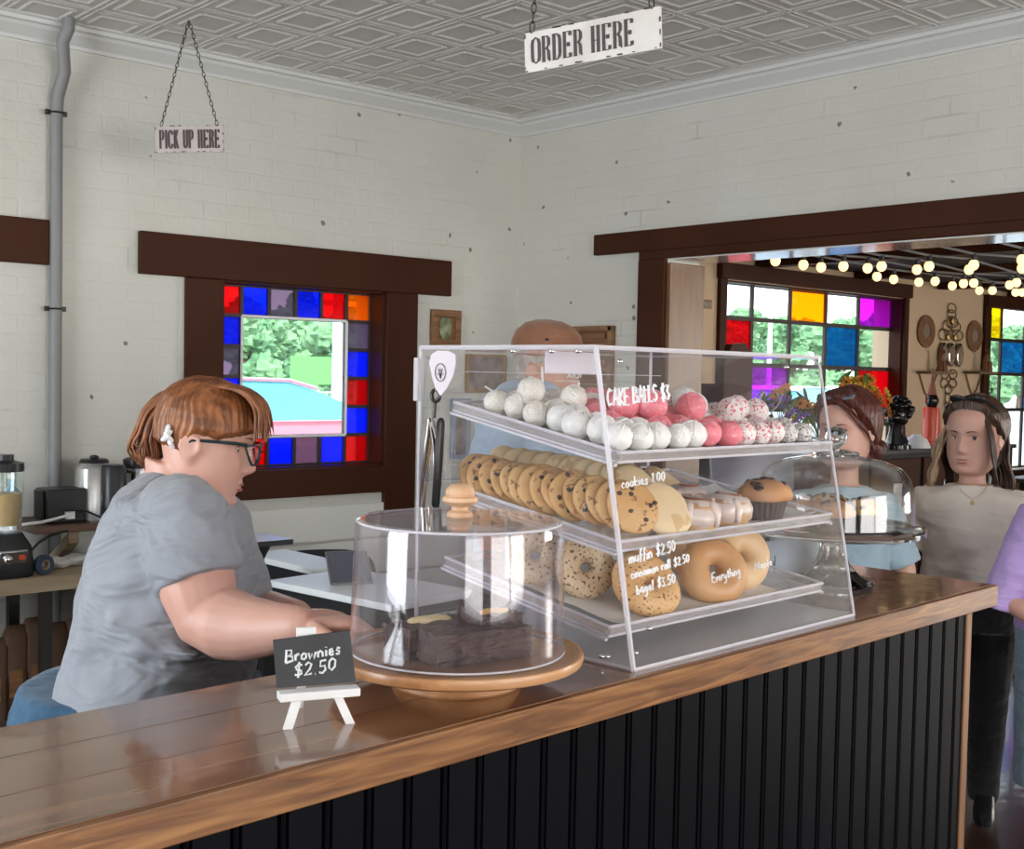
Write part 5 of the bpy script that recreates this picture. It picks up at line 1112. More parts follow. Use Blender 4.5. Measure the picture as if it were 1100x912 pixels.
# --- generic standing figure in its own frame: faces +Y
def figure(label, loc, yaw, H, shirt, trousers, skin_m, girth=1.0, head_sc=1.0, head_yaw=0, head_pitch=0, jaw=1.0, arms=None, shorts=None, sleeve=.55, vox=.007, shoulder=1.0, shoe='shoe_white', head_off=(0, 0, 0)):
    s = H/1.68; t = thing('person', label, 'person', (loc[0], loc[1], 0), yaw); g_ = girth
    hc = Vector((0, .02, 1.555))*s+Vector(head_off); HT = headT(hc, head_yaw, head_pitch, 0, head_sc)
    T_ = [(.83, .150, .125, 0), (.92, .175, .135, 0), (1.0, .168, .130, 0), (1.10, .155, .125, .005), (1.22, .170, .135, .01), (1.31, .185*shoulder/g_**.5, .125, 0), (1.365, .150*shoulder/g_**.5, .10, -.005), (1.395, .105, .082, -.005), (1.412, .076, .072, 0)]
    T_ = [(z*s, a*g_*s, b_*g_*s, o*s) for z, a, b_, o in T_]
    body = M(); head_mesh(body, HT, jaw)
    body.loft([ering((0, 0, 1.38*s), .06*s, .058*s), ering((0, .006, 1.44*s), .054*s, .055*s), (ering((hc.x, hc.y-.012, hc.z-.075*head_sc), .052*s, .056*s))])
    body.loft([ering((0, o, z), max(.02, a-.014), max(.02, b_-.014)) for z, a, b_, o in T_])
    arms = arms or [[(1, 0, 0)], [(1, 0, 0)]]
    shm = M(); shm.loft([ering((0, o, z), a, b_, n=36) for z, a, b_, o in T_])
    for sd in (-1, 1):
        A = arms[0 if sd < 0 else 1]      # elbow and wrist in body fractions
        S0 = Vector((sd*.155*shoulder*s, -.005, 1.335*s)); E = Vector(A[0])*s; Wr = Vector(A[1])*s
        k_ = .9+.35*(g_-1)
        body.tube([Vector((sd*.09*s, 0, 1.34*s)), S0, S0.lerp(E, .5), E, E.lerp(Wr, .35), Wr], [.055*k_*s, .052*k_*s, .048*k_*s, .040*k_*s, .040*k_*s, .026*s], 14, round_=True)
        hand(body, Wr, (Wr-E), Vector(A[2]) if len(A) > 2 else Vector((-sd, 0, 0)), s*.98, .3, -sd)
        e2 = S0.lerp(E, sleeve*1.15); shm.tube([Vector((sd*.08*s, 0, 1.34*s)), S0, S0.lerp(E, .5*sleeve), e2], [.062*k_*s, .068*k_*s, .070*k_*s, .074*k_*s], 16)
        body.tube([(sd*.085*s, 0, .88*s), (sd*.088*s, .01, .48*s), (sd*.09*s, -.015, .09*s), (sd*.092*s, .04, .045*s), (sd*.10*s, .12*s, .03*s)], [.085*g_*s, .055*s, .040*s, .036*s, .03*s], 14, round_=True)
    remesh(body.build('body', skin_m, t), vox*.75, 2, fac=.45); remesh(shm.build('shirt', shirt, t), vox, 4, disp=.016, dscale=.07)
    tr_ = M(); tr_.loft([ering((0, 0, .80*s), .165*g_*s, .135*g_*s), ering((0, 0, .90*s), .172*g_*s, .138*g_*s), ering((0, 0, .98*s), .158*g_*s, .125*g_*s)])
    for sd in (-1, 1):
        if shorts: tr_.tube([(sd*.085*s, 0, .86*s), (sd*.095*s, .01, shorts*s)], [.105*g_*s, .092*g_*s], 18)
        else: tr_.tube([(sd*.085*s, 0, .86*s), (sd*.09*s, .01, .48*s), (sd*.09*s, -.01, .06*s)], [.100*g_*s, .072*g_*s, .062*s], 16)
    remesh(tr_.build('shorts' if shorts else 'trousers', trousers, t), vox, 3, disp=.008, dscale=.06)
    for sd in (-1, 1):
        b = M(); x = sd*.095*s; b.loft([ering((x, .045*s, 0), .045*s, .130*s), ering((x, .045*s, .03*s), .047*s, .133*s), ering((x, .03*s, .065*s), .042*s, .10*s), ering((x, -.01*s, .10*s), .040*s, .05*s)]); b.build('shoe', shoe, t)
    return t, HT, hc, s
def yaw_to(p, to):   # turn +Y towards a point
    return math.atan2(-(to[0]-p[0]), to[1]-p[1])
# local pixel helper for a figure at root t (works with its yaw)
def lp(t, HT, x, y, d):
    q = Vector(dep(x, y, d))-Vector(t.location); q = Rz(-t.rotation_euler[2]) @ q; return HT.inverted() @ q

# --- woman in a cream t-shirt beyond the end of the counter
D3 = 4.25; H3 = 1.395; h3 = dep(1046, 470, D3); y3 = yaw_to(h3, (0, .0))+.02
w3t, HT3, hc3, s3 = figure('person in cream t-shirt with sunglasses on her long hair, standing beyond the counter end', h3, y3, H3, 'shirt_cream', 'black_trousers', 'skin_face', girth=1.22, head_sc=1.10, head_yaw=-.42, head_pitch=-.02, jaw=1.10, shoulder=1.25, sleeve=.75,
    arms=[[(-.27, .0, 1.10), (-.26, .08, .86)], [(.27, .0, 1.10), (.26, .08, .86)]], shoe='black_plastic', head_off=(0, 0, h3[2]-1.555*H3/1.68))
face_parts(HT3, w3t, brow='hair_brown', look=(-.35, 0), jaw=1.06)
hair_cap(HT3, 'hair_brown', w3t, front=.090, side=.045, back=-.10, thick=.016, seed=4, ear=-.0, top=.006, backvol=.02)
rr = random.Random(9); sp_ = []
for k in range(70):    # long waves behind both shoulders
    a = rr.uniform(1.75, 4.53); R_ = .085; x0, y0 = math.sin(a)*R_, math.cos(a)*R_-.01; w_ = rr.uniform(.006, .02); L = rr.uniform(.20, .27)
    sp_.append(([(x0*.8, y0*.8, .06), (x0*1.15, y0*1.15, .0), (x0*1.25+w_, y0*1.2, -.07), (x0*1.3-w_*.4, y0*1.2-.01, -.14), (x0*1.35+w_, y0*1.1-.01, -L)], rr.uniform(.004, .008)))
strands(HT3, sp_, 'hair_brown', w3t, 'long_hair')
sp_ = []
for k in range(70):
    w_ = rr.uniform(-.014, .014); a = rr.uniform(.95, 1.75); R_ = .09; x0, y0 = math.sin(a)*R_, math.cos(a)*R_*.8
    sp_.append(([(x0*.82, y0*.9-.01, .06), (x0*1.12, y0, .01), (x0*1.30+w_, y0+.006, -.05), (x0*1.42-w_, y0+.012, -.12), (x0*1.65+w_, y0+.010, -rr.uniform(.17, .23))], rr.uniform(.004, .0075)))
strands(HT3, sp_, 'hair_blonde', w3t, 'blonde_hair')
sp_ = [([(-.060*math.cos(k*.1), .05, .08), (-.080, .045+.004*k, .01), (-.086, .035+.004*k, -.06), (-.08-.003*k, .03, -.15)], .0045) for k in range(7)]
strands(HT3, sp_, 'hair_brown', w3t, 'loose_lock')
def sunglasses(HT, parent, z0=.112, y0=.045):
    b = M(); b.T = HT
    for s in (-1, 1):
        b.ell((s*.032, y0+.012, z0+.012), (.027, .008, .017), rot=Rx(-.7), nu=20, nv=10); b.tube([(s*.058, y0+.005, z0+.008), (s*.084, y0-.02, z0-.018), (s*.09, y0-.07, z0-.05)], .003, 6)
    b.tube([(-.01, y0+.02, z0+.012), (.01, y0+.02, z0+.012)], .003, 6); return b.build('sunglasses', 'black_plastic', parent)
sunglasses(HT3, w3t)
b = M(); b.T = Matrix.Translation((0, .0, 1.385*s3)); b.tube([(-.055, .045, .03), (-.035, .09, .002), (0, .118, -.022), (.035, .09, .002), (.055, .045, .03)], .0010, 6); b.ell((0, .124, -.032), (.006, .003, .008)); b.build('necklace', 'gold', w3t)

# --- woman with auburn hair behind the glass dome
H2 = 1.40; D2 = 4.05; h2 = dep(909, 463, D2); y2 = yaw_to(h2, (0, 0))+.0
w2t, HT2, hc2, s2 = figure('person with dark auburn hair and light blue top standing behind the glass dome', h2, y2, H2, 'shirt_lightblue', 'black_trousers', 'skin_face', girth=1.15, head_sc=1.05, head_yaw=-.50, jaw=1.12, shoulder=1.02, sleeve=.8,
    arms=[[(-.25, .0, 1.08), (-.24, .04, .84)], [(.25, .0, 1.08), (.24, .04, .84)]], head_off=(0, 0, h2[2]-1.555*H2/1.68))
face_parts(HT2, w2t, brow='hair_auburn', look=(-.1, -.2), jaw=1.1)
hair_cap(HT2, 'hair_auburn', w2t, front=.082, side=.035, back=-.09, thick=.020, seed=6, ear=-.01, top=.008, backvol=.02)
sp_ = []
for k in range(40):
    w_ = rr.uniform(-.01, .01); sp_.append(([(.03+w_, .05, .118), (-.02+w_, .088, .095), (-.062, .072+w_, .055), (-.088+w_*.3, .03, .0), (-.088, -.02, -.05+w_)], rr.uniform(.004, .006)))
strands(HT2, sp_, 'hair_auburn', w2t, 'side_fringe')
b = M(); b.T = HT2; b.ell((-.070, -.060, -.055), (.035, .033, .038), nu=24, nv=14, disp=.25, dsc=45); b.build('hair_bun', 'hair_auburn', w2t)
b = M(); b.T = HT2
for s in (-1, 1): b.ell((s*.030-.005, .062, .112), (.026, .02, .007), rot=Rx(-.5), nu=18, nv=8)
b.build('sunglasses', 'screen_grey', w2t)

# --- figure in purple cut by the right edge
D4 = 3.8; h4 = dep(1163, 455, D4)
w4t, HT4, hc4, s4 = figure('person in a purple t-shirt and grey shorts at the right edge', h4, y3+.35, 1.40, 'shirt_purple', 'shorts_grey', 'skin_rosy', girth=1.25, jaw=1.1, shoulder=1.12, sleeve=1.0, shorts=.30,
    arms=[[(-.25, .0, 1.02), (-.235, .0, .80)], [(.27, -.02, 1.02), (.16, .16, .93)]], head_off=(0, 0, 0))
face_parts(HT4, w4t, brow='hair_brown'); hair_cap(HT4, 'hair_brown', w4t, thick=.018, seed=8)
# --- man in a cap behind the case
D1 = 3.5; h1 = dep(580, 396, D1); y1 = math.atan2(-fwd.x, fwd.y)-.55
m1t, HT1, hc1, s1 = figure('person in a brown cap and light blue short-sleeved shirt standing behind the pastry case', h1, y1, 1.80, 'shirt_blue', 'black_trousers', 'skin_tan', girth=1.15, head_sc=1.0, head_yaw=.1, head_pitch=-.08, jaw=1.05, shoulder=1.12, sleeve=.85,
    arms=[[(-.26, .0, 1.09), (-.25, .06, .85)], [(.26, .0, 1.09), (.25, .06, .85)]], head_off=(0, 0, h1[2]-1.555*1.80/1.68))
face_parts(HT1, m1t, brow='hair_grey'); hair_cap(HT1, 'hair_grey', m1t, thick=.006, seed=3)
b = M(); b.T = HT1; prof = []
b.lathe([(.094, .035), (.099, .05), (.098, .075), (.088, .105), (.065, .128), (.035, .140), (0, .143)], (0, -.004, 0), 36); b.v = [tuple(HT1 @ (Matrix.Diagonal((.9, 1.1, 1, 1)) @ (HT1.inverted() @ Vector(q)))) for q in b.v]; b.T = HT1
cp = b.build('cap', 'cap_brown', m1t, ang=60)
b = M(); b.T = HT1; rg = []
for (x, y) in ((-.078, .06), (-.072, .12), (-.045, .16), (0, .172), (.045, .16), (.072, .12), (.078, .06), (.0, .085)): rg.append(Vector((x, y, .048-.10*(abs(x)**1.2)-.1*(y-.06))))
b.loft([rg, [q+Vector((0, 0, .004)) for q in rg]]); b.build('cap_brim', 'cap_brown', m1t)
b = M(); b.T = HT1; b.ell((.083, .03, .085), (.003, .006, .004)); b.ell((-.083, .03, .085), (.003, .006, .004)); b.build('cap_eyelet', 'black_matte', m1t)
b = M(); b.T = Matrix.Translation((0, .0, 1.43*s1)); b.loft([ering((0, 0, -.015), .075, .072), ering((0, 0, .025), .066, .064)]); remesh(b.build('collar', 'shirt_blue', m1t), .006, 1)

# ------------------------------------------------------------------ hanging signs
def chain(b, a, c, r=.0028, link=.020):
    a, c = Vector(a), Vector(c); d = (c-a); n_ = max(3, int(d.length/link)); d.normalize()
    s1_ = d.orthogonal().normalized(); s2_ = d.cross(s1_)
    for k in range(n_):
        m_ = a.lerp(c, (k+.5)/n_); s_ = s1_ if k % 2 else s2_; h = (c-a).length/n_*.62
        pts = [m_+d*h*math.cos(t)+s_*h*.42*math.sin(t) for t in [i*2*PI/10 for i in range(11)]]; b.tube(pts, r*.55, 5)
def hang_sign(label, L, R_, height, apex, txt, wx, thk, base, x0, cap_h, bottom, hooks=.02):
    L, R_ = Vector(L), Vector(R_); t = thing('hanging_sign', label, 'sign', (L+R_)/2); o = Vector(t.location); ex = (R_-L).normalized(); W_ = (R_-L).length
    ez_ = Vector((0, 0, 1)); ez_ = (ez_-ex*ez_.dot(ex)).normalized(); en = ex.cross(ez_)   # toward the viewer
    q = [L-o, R_-o, R_-o-ez_*height, L-o-ez_*height]; q = q[::-1]; b = M(); b.slab(q, -en*.006); b.build('board', base, t, bevel=.001, smooth=False)
    b = M(); serif(b, txt, L-o+ex*W_*x0-ez_*height*bottom+en*.0005, ex, ez_, en, cap_h*height, wx, thick=thk); b.build('lettering', 'sign_ink', t, smooth=False)
    b = M(); rr = random.Random(4)     # chipped, rusted rim
    for k in range(26):
        u = rr.random(); e = rr.choice([0, 0, 1, 1, 2, 3]); s_ = rr.uniform(.003, .009)
        p = {0: L-o+ex*W_*u, 1: L-o+ex*W_*u-ez_*(height-.003), 2: L-o-ez_*height*u+ex*.002, 3: R_-o-ez_*height*u-ex*.002}[e]
        b = M(); b.box(p+en*.0003, (s_*1.6, .0012, s_*.45) if e < 2 else (s_*.45, .0012, s_*1.2), Rz(math.atan2(ex.y, ex.x))); b.build('rust_chip', 'rust', t, smooth=False)
    for side, ap in zip((L+ex*W_*hooks, R_-ex*W_*hooks), apex): b = M(); chain(b, side-o, Vector(ap)-o); b.build('chain', 'dark_metal', t)
    return t
oa, ob = dep(563, 36, 2.6), dep(709.5, 6, 2.44)
mid = (Vector(oa)+Vector(ob))/2
hang_sign('white tin sign reading ORDER HERE on a chain, nearest the camera', oa, ob, .086, ((oa[0]*.78+ob[0]*.22, oa[1]*.78+ob[1]*.22, CEIL), (ob[0]*.8+oa[0]*.2, ob[1]*.8+oa[1]*.2, CEIL)), 'ORDER HERE', .78, .13, 'sign_white', .055, .63, .80, .06)
pa, pb = dep(166.5, 135.5, 4.57), dep(240, 134.5, 4.57); ap = onz(203, 21, CEIL)
hang_sign('small grey sign reading PICK UP HERE hanging by the left wall', pa, pb, .101, (ap, ap), 'PICK UP HERE', .52, .12, 'sign_cream', .06, .68, .84, .09)

# grey conduit running up the wall and bending over the crown
cd = thing('conduit_pipe', 'grey conduit running up the left brick wall and over the crown moulding', 'pipe', (1.834, YA-.03, 0)); o0 = Vector(cd.location)
b = M(); xc = onY(60, 250, YA-.03)[0]; xt = onY(72, 40, YA-.12)[0]
b.tube([(xc-o0.x, 0, .25), (xc-o0.x, 0, 1.2), (xc-o0.x, 0, 2.50), (xc-o0.x+.003, -.004, 2.58), (xc-o0.x+.02, -.03, 2.68), (xt-o0.x-.015, -.085, 2.78), (xt-o0.x, -.105, 2.83), (xt-o0.x, -.105, CEIL)], .0245, 16); b.build('tube', 'grey_conduit', cd)
for z in (2.52, 1.75):
    b = M(); b.box((xc-o0.x-.0, .002, z), (.085, .006, .02)); b.torus((xc-o0.x, 0, z), .0255, .004, n=20, k=6); b.ell((xc-o0.x-.038, -.004, z), (.009, .006, .009)); b.build('strap', 'dark_metal', cd)

# pictures on the walls
def picture(label, x0, y0, x1, y1, mat_f, mat_p, plane='Y', fw=.02, name='picture_frame', inner_oval=False):
    if plane == 'Y': a, c = onY(x0, y0, YA), onY(x1, y1, YA); cx_ = (a[0]+c[0])/2; w_ = abs(c[0]-a[0]); loc = (cx_, YA-.001, (a[2]+c[2])/2); rz = 0
    else: a, c = onX(x0, y0, XB), onX(x1, y1, XB); w_ = abs(c[1]-a[1]); loc = (XB-.001, (a[1]+c[1])/2, (a[2]+c[2])/2); rz = -PI/2
    h_ = abs(a[2]-c[2]); t = thing(name, label, 'picture', loc, rz); b = M()
    for (x, z, dx, dz) in ((0, h_/2-fw/2, w_, fw), (0, -h_/2+fw/2, w_, fw), (-w_/2+fw/2, 0, fw, h_-2*fw), (w_/2-fw/2, 0, fw, h_-2*fw)): b.box((x, -.012, z), (dx, .024, dz))
    b.build('frame', mat_f, t, bevel=.002, smooth=False)
    b = M(); b.box((0, -.005, 0), (w_-2*fw, .008, h_-2*fw)); b.build('print', mat_p, t, smooth=False)
    return t, w_, h_
t, w_, h_ = picture('small wooden framed picture with a green figure, right of the stained window', 462, 332, 492, 373, 'frame_wood', 'frame_wood', fw=.035)
b = M(); b.T = Matrix.Translation((0, -.011, 0)); b.ell((0, 0, 0), (.038, .004, .062)); b.build('painted_figure', 'photo_green', t)
picture('gold-edged framed sepia photograph below the small wooden picture', 500, 380, 540, 422, 'gold_frame', 'photo_sepia', fw=.012)
picture('dark print hanging low behind the tongs', 484, 428, 502, 492, 'blue_grey_card', 'photo_sepia', fw=.02)
# carved wooden panel on the dividing wall
a, c = onX(592, 352, XB), onX(656, 371, XB); yc, ww = (a[1]+c[1])/2+.05, abs(a[1]-c[1])+.16
t = thing('carved_wall_panel', 'carved wooden panel with horizontal bars on the dividing wall above the cap', 'wall panel', (XB-.001, yc, a[2]), -PI/2)
b = M(); hh = .30
for (x, z, dx, dz) in ((0, -.012, ww, .024), (0, -hh, ww, .024), (-ww/2+.012, -hh/2, .024, hh), (ww/2-.012, -hh/2, .024, hh)): b.box((x, -.016, z), (dx, .032, dz))
b.build('frame', 'carved_wood', t, bevel=.003, smooth=False)
b = M(); b.box((0, -.005, -hh/2), (ww-.04, .008, hh-.03)); 
for k in range(4):
    for s in (-1, 1): b.box((s*ww*.23, -.014, -.045-k*.065), (ww*.36, .012, .030))
b.build('carving', 'frame_wood', t, bevel=.004, smooth=False)

# ------------------------------------------------------------------ left: prep table, shelf and small appliances
PZ = .76; yf = 4.33
pt = thing('prep_table', 'steel edged prep table against the left wall', 'table', (.9, yf, 0))
b = M(); b.bb((-1.0, 0, PZ-.045), (1.35, .415, PZ)); b.build('tabletop', 'pale_wood', pt, bevel=.003, smooth=False)
b = M(); b.bb((-1.0, -.006, PZ-.05), (1.352, .0, PZ+.002)); b.build('front_edge', 'pale_wood', pt, smooth=False)
for x in (-.9, .72, 1.25):
    for y in (.04, .375): b = M(); b.bb((x, y, 0), (x+.04, y+.035, PZ-.045)); b.build('leg', 'dark_metal', pt, smooth=False)
b = M(); b.bb((-1.0, .05, .18), (1.3, .41, .21)); b.build('lower_shelf', 'shelf_wood', pt, smooth=False)
def bag(x, w_, h_, rz, label):
    p = onY(x, 740, 4.45); t = thing('paper_bag', label, 'bag', (p[0], 4.55, .21), rz, group='brown paper bags under the prep table'); b = M()
    b.loft([ering((0, 0, 0), w_/2, .05, 20, k=.35), ering((0, .0, h_*.5), w_/2*1.02, .055, 20, k=.4), ering((.01, .01, h_*.9), w_/2*.9, .035, 20, k=.5), ering((.015, .015, h_), w_/2*.75, .012, 20, k=.6)]); b.build('sack', 'paper_bag', t, ang=60)
    b = M(); b.box((.0, -.054, h_*.4), (w_*.5, .002, h_*.3)); b.build('fold', 'frame_wood', t, smooth=False); return t
for k, (x, w_, h_) in enumerate(((2, .10, .30), (24, .095, .34), (46, .10, .36), (69, .10, .33), (91, .095, .34))): bag(x, w_, h_, (k-2)*.12, 'brown paper bag standing under the prep table')
# small wall shelf with brackets
pS = onY(35, 560, 4.5); pS2 = onY(150, 566, 4.5)
ws = thing('wall_shelf', 'dark wooden shelf with slanting brackets above the prep table', 'shelf', (pS[0], YA, pS[2]-.02))
b = M(); b.bb((0, -.34, -.028), (.62, 0, 0)); b.build('board', 'shelf_wood', ws, bevel=.003, smooth=False)
for x in (.16, .5):
    b = M(); a = Vector((x, -.30, -.03)); c = Vector((x, -.01, -.20)); b.hexa([a+Vector((-.02, 0, -.045)), a+Vector((.02, 0, -.045)), a+Vector((.02, 0, 0)), a+Vector((-.02, 0, 0)), c+Vector((-.02, 0, -.045)), c+Vector((.02, 0, -.045)), c+Vector((.02, 0, 0)), c+Vector((-.02, 0, 0))]); b.build('bracket', 'pale_wood', ws, smooth=False)
SZ = pS[2]-.02
# toaster / kettle pair
pT = onY(117, 560, 4.55)
t = thing('stainless_urn', 'brushed steel urn with black lid on the wall shelf, hidden partly by the ponytail', 'urn', (onY(101, 540, 4.62)[0], 4.62, SZ)); b = M(); b.loft([ering((0, 0, 0), .075, .07, 32, k=.8), ering((0, 0, .20), .072, .067, 32, k=.8), ering((0, 0, .222), .055, .05, 32, k=.8)]); b.build('shell', 'steel', t)
b = M(); b.loft([ering((0, 0, .222), .058, .053, 24), ering((0, 0, .236), .05, .045, 24)]); b.ell((0, 0, .242), (.018, .018, .01)); b.build('lid', 'black_plastic', t)
t = thing('black_kettle', 'black cylindrical jug next to the steel urn on the wall shelf', 'jug', (onY(121, 540, 4.56)[0], 4.56, SZ)); b = M(); b.lathe([(0, 0), (.052, 0), (.055, .02), (.05, .20), (.042, .215), (0, .215)], n=32); b.build('shell', 'black_plastic', t)
b = M(); b.tube([(.05, 0, .19), (.085, 0, .18), (.085, 0, .06), (.052, 0, .04)], .009, 8); b.build('handle', 'black_plastic', t)
t = thing('steel_canister', 'steel canister at the right end of the wall shelf', 'canister', (onY(146, 540, 4.66)[0], 4.66, SZ)); b = M(); b.lathe([(0, 0), (.05, 0), (.05, .19), (0, .19)], n=32); b.build('shell', 'steel', t); b = M(); b.lathe([(0, .19), (.052, .19), (.052, .225), (.04, .232), (0, .232)], n=32); b.build('lid', 'black_plastic', t)
pB = onY(65, 541, 4.6); t = thing('outlet_box', 'black box with a white plug on the wall shelf beside the urn', 'box', (pB[0], 4.6, SZ)); b = M(); b.box((0, 0, .065), (.15, .12, .13)); b.build('housing', 'black_plastic', t, bevel=.006); b = M(); b.box((-.082, 0, .07), (.012, .08, .11)); b.build('side_plate', 'dark_metal', t, bevel=.003)
b = M(); b.box((.01, -.066, .03), (.034, .018, .028)); b.tube([(.0, -.075, .03), (-.05, -.085, .022), (-.10, -.07, .01), (-.16, -.04, .002)], .006, 8); b.build('white_plug', 'white_plastic', t)
q1, q2 = onY(70, 548, 4.53), onY(106, 560, 4.5); b = M(); b.tube([(0, 0, 0), (.06, -.02, .0), (.12, -.03, -.03), (.16, -.03, -.07)], .004, 8); o = tag(b.build('power_cord', 'black_plastic'), 'thin black cord looping from the black box past the steel urn', 'cord'); o.location = (q1[0], 4.52, q1[2])
# blender base and jar, blue bottle, tape, cord
pb_ = onz(8, 622, PZ); pb_ = (onY(6, 620, 4.45)[0], 4.46, PZ)
t = thing('countertop_blender', 'black blender with chrome dial cut off by the left edge', 'blender', pb_); b = M(); b.loft([ering((0, 0, 0), .085, .09, 28, k=.5), ering((0, 0, .02), .09, .095, 28, k=.5), ering((0, 0, .11), .082, .075, 28, k=.5), ering((0, 0, .155), .058, .058, 28, k=.8)]); b.build('base', 'black_plastic', t)
b = M(); b.box((.0, -.086, .075), (.10, .012, .055), Rx(.25)); b.build('control_panel', 'steel', t, bevel=.004); b = M(); b.ell((-.02, -.098, .07), (.016, .01, .016)); b.build('dial', 'chrome', t); b = M(); b.box((.03, -.094, .075), (.02, .01, .015)); b.build('switch', 'red_glaze', t)
b = M(); b.lathe([(0, .16), (.05, .16), (.055, .19), (.068, .36), (.07, .38), (.066, .38), (.052, .19), (0, .175)], n=28); b.build('jar', 'pane_clear', t); b = M(); b.lathe([(0, .18), (.048, .185), (.058, .30), (0, .30)], n=24); b.build('juice', 'orange_liquid', t); b = M(); b.lathe([(0, .38), (.066, .38), (.066, .41), (.03, .42), (.03, .44), (0, .44)], n=24); b.build('lid', 'black_plastic', t)
p = onY(19, 540, 4.66); t = thing('blue_labelled_bottle', 'clear bottle with blue label standing between blender and black box', 'bottle', (p[0]-.01, 4.70, PZ)); b = M(); b.lathe([(0, 0), (.035, 0), (.038, .01), (.038, .24), (.03, .28), (.014, .30), (.014, .33), (0, .33)], n=24); b.build('bottle_body', 'bottle_blue', t); b = M(); b.lathe([(0, .33), (.016, .33), (.016, .35), (0, .35)], n=16); b.build('cap', 'white_plastic', t); b = M(); b.lathe([(.0385, .12), (.039, .12), (.039, .21), (.0385, .21)], n=24); b.build('label', 'white_plastic', t)
p = onY(47, 614, 4.40); t = thing('tape_roll', 'roll of dark blue tape standing on the prep table', 'tape', (p[0], 4.40, PZ+.036), .3); b = M(); b.lathe([(.018, -.012), (.036, -.012), (.036, .012), (.018, .012)], n=32, rot=Rx(PI/2), closed=True); b.build('tape_ring', 'tape_blue', t); b = M(); b.lathe([(.015, -.012), (.018, -.012), (.018, .012), (.015, .012)], n=24, rot=Rx(PI/2), closed=True); b.build('core', 'pale_wood', t)
q1 = onY(33, 592, 4.44); b = M(); b.tube([(0, 0, 0), (.03, 0, .03), (.08, .02, .05), (.14, .03, .06), (.20, .06, .07)], .005, 8); o = tag(b.build('power_cord', 'black_plastic'), 'black cord running from the blender base up to the wall shelf', 'cord'); o.location = (q1[0], 4.44, q1[2])
p = onY(78, 614, 4.5); t = thing('napkin_stack', 'crumpled pale napkins behind the tape roll', 'napkins', (p[0], 4.52, PZ)); b = M()
for k in range(3): b.ell((k*.05-.05, .01*k, .022), (.05, .035, .022), nu=24, nv=12, disp=.5, dsc=40, seed=k)
b.build('napkin', 'paper', t, ang=60)

# ------------------------------------------------------------------ middle ground: staff worktop, tables, chairs
wt = thing('worktop', 'low worktop behind the counter with window glare coloured into its top', 'worktop', (1.02, 1.62, 0), cang)
b = M(); b.bb((.12, 0.02, .84), (1.30, .13, .87)); b.build('tabletop', 'tabletop_glare', wt, bevel=.003, smooth=False)  # pale colour stands in for the window's reflection
for x in (.14, 1.25): b = M(); b.bb((x, .03, 0), (x+.03, .12, .84)); b.build('leg', 'dark_metal', wt, smooth=False)
def table(c, sx, sy, z, rz, label, top='tabletop_glare'):
    t = thing('dining_table', label, 'table', (c[0], c[1], 0), rz); b = M(); b.box((0, 0, z-.0125), (sx, sy, .025)); b.build('tabletop', top, t, bevel=.004, smooth=False)
    b = M(); b.box((0, 0, z-.12), (sx-.06, sy-.06, .19)); b.build('apron', 'black_matte', t, smooth=False)
    for x in (-1, 1):
        for y in (-1, 1): b = M(); b.bb((x*(sx/2-.07)-.025, y*(sy/2-.07)-.025, 0), (x*(sx/2-.07)+.025, y*(sy/2-.07)+.025, z-.2)); b.build('leg', 'black_matte', t, smooth=False)
    return t
A_, B_ = onz(288, 623, .75), onz(375, 641, .75); ang_ = math.atan2(B_[1]-A_[1], B_[0]-A_[0])
# front edge from (288,623) to (400,646)
def tab_from(p0, p1, p2, z, label):
    a, c, d = [Vector(onz(x, y, z)) for x, y in (p0, p1, p2)]; ex = (c-a).normalized(); ey = Vector((-ex.y, ex.x, 0)); dy = (d-a).dot(ey); L = (c-a).length
    m_ = a+ex*L/2+ey*dy/2; return table(m_, L, abs(dy), z, math.atan2(ex.y, ex.x), label)
tab_from((288, 623), (420, 650), (345, 604), .75, 'black table with window glare coloured into its top, left of the cake stand')
tab_from((262, 594), (335, 611), (300, 588), .76, 'second black table with window glare coloured into its top, behind the first one')
def chair(c, rz, label, mat='black_matte', sz=.45, bh=.85):
    t = thing('dining_chair', label, 'chair', (c[0], c[1], 0), rz); b = M(); b.box((0, 0, sz-.02), (.42, .42, .05)); b.build('seat', mat, t, bevel=.012)
    b = M(); pts = [(-.21, .20, sz+.12)]+[(.225*math.copysign(abs(math.cos(q))**.6, math.cos(q)), .22+.02*math.sin(q), bh-.12+.13*abs(math.sin(q))**.6) for q in [PI-PI*k/14 for k in range(15)]]+[(.21, .20, sz+.12)]; b.loft([pts, [(x, y+.022, z) for x, y, z in pts]]); b.build('backrest', mat, t, bevel=.006)
    for x in (-1, 1):
        for y in (-1, 1): b = M(); b.tube([(x*.17, y*.17, sz-.04), (x*.2, y*.2, 0)], [.017, .012], 8); b.build('leg', 'black_matte', t)
        b = M(); b.tube([(x*.19, .19, sz-.04), (x*.2, .21, sz+.2)], .012, 8); b.build('back_post', 'black_matte', t)
    return t
p = dep(352, 600, 5.05); chair((p[0], p[1]), math.radians(-30), 'black chair with rounded back behind the shining table', bh=.73)
p = onz(378, 628, .75); tb = thing('tablet_stand', 'grey tablet leaning on the shining table left of the acrylic dome', 'tablet', (p[0], p[1], .75), math.radians(-20)); b = M(); b.box((0, .045, .055), (.15, .008, .14), Rx(-.75)); b.build('screen', 'screen_grey', tb, bevel=.003); b = M(); b.tube([(-.077, -.004, .006), (-.077, .094, .106), (.077, .094, .106), (.077, -.004, .006), (-.077, -.004, .006)], .005, 6); b.build('bezel', 'steel', tb); b = M(); b.box((0, .10, .05), (.04, .10, .008), Rx(1.0)); b.build('support', 'black_plastic', tb)
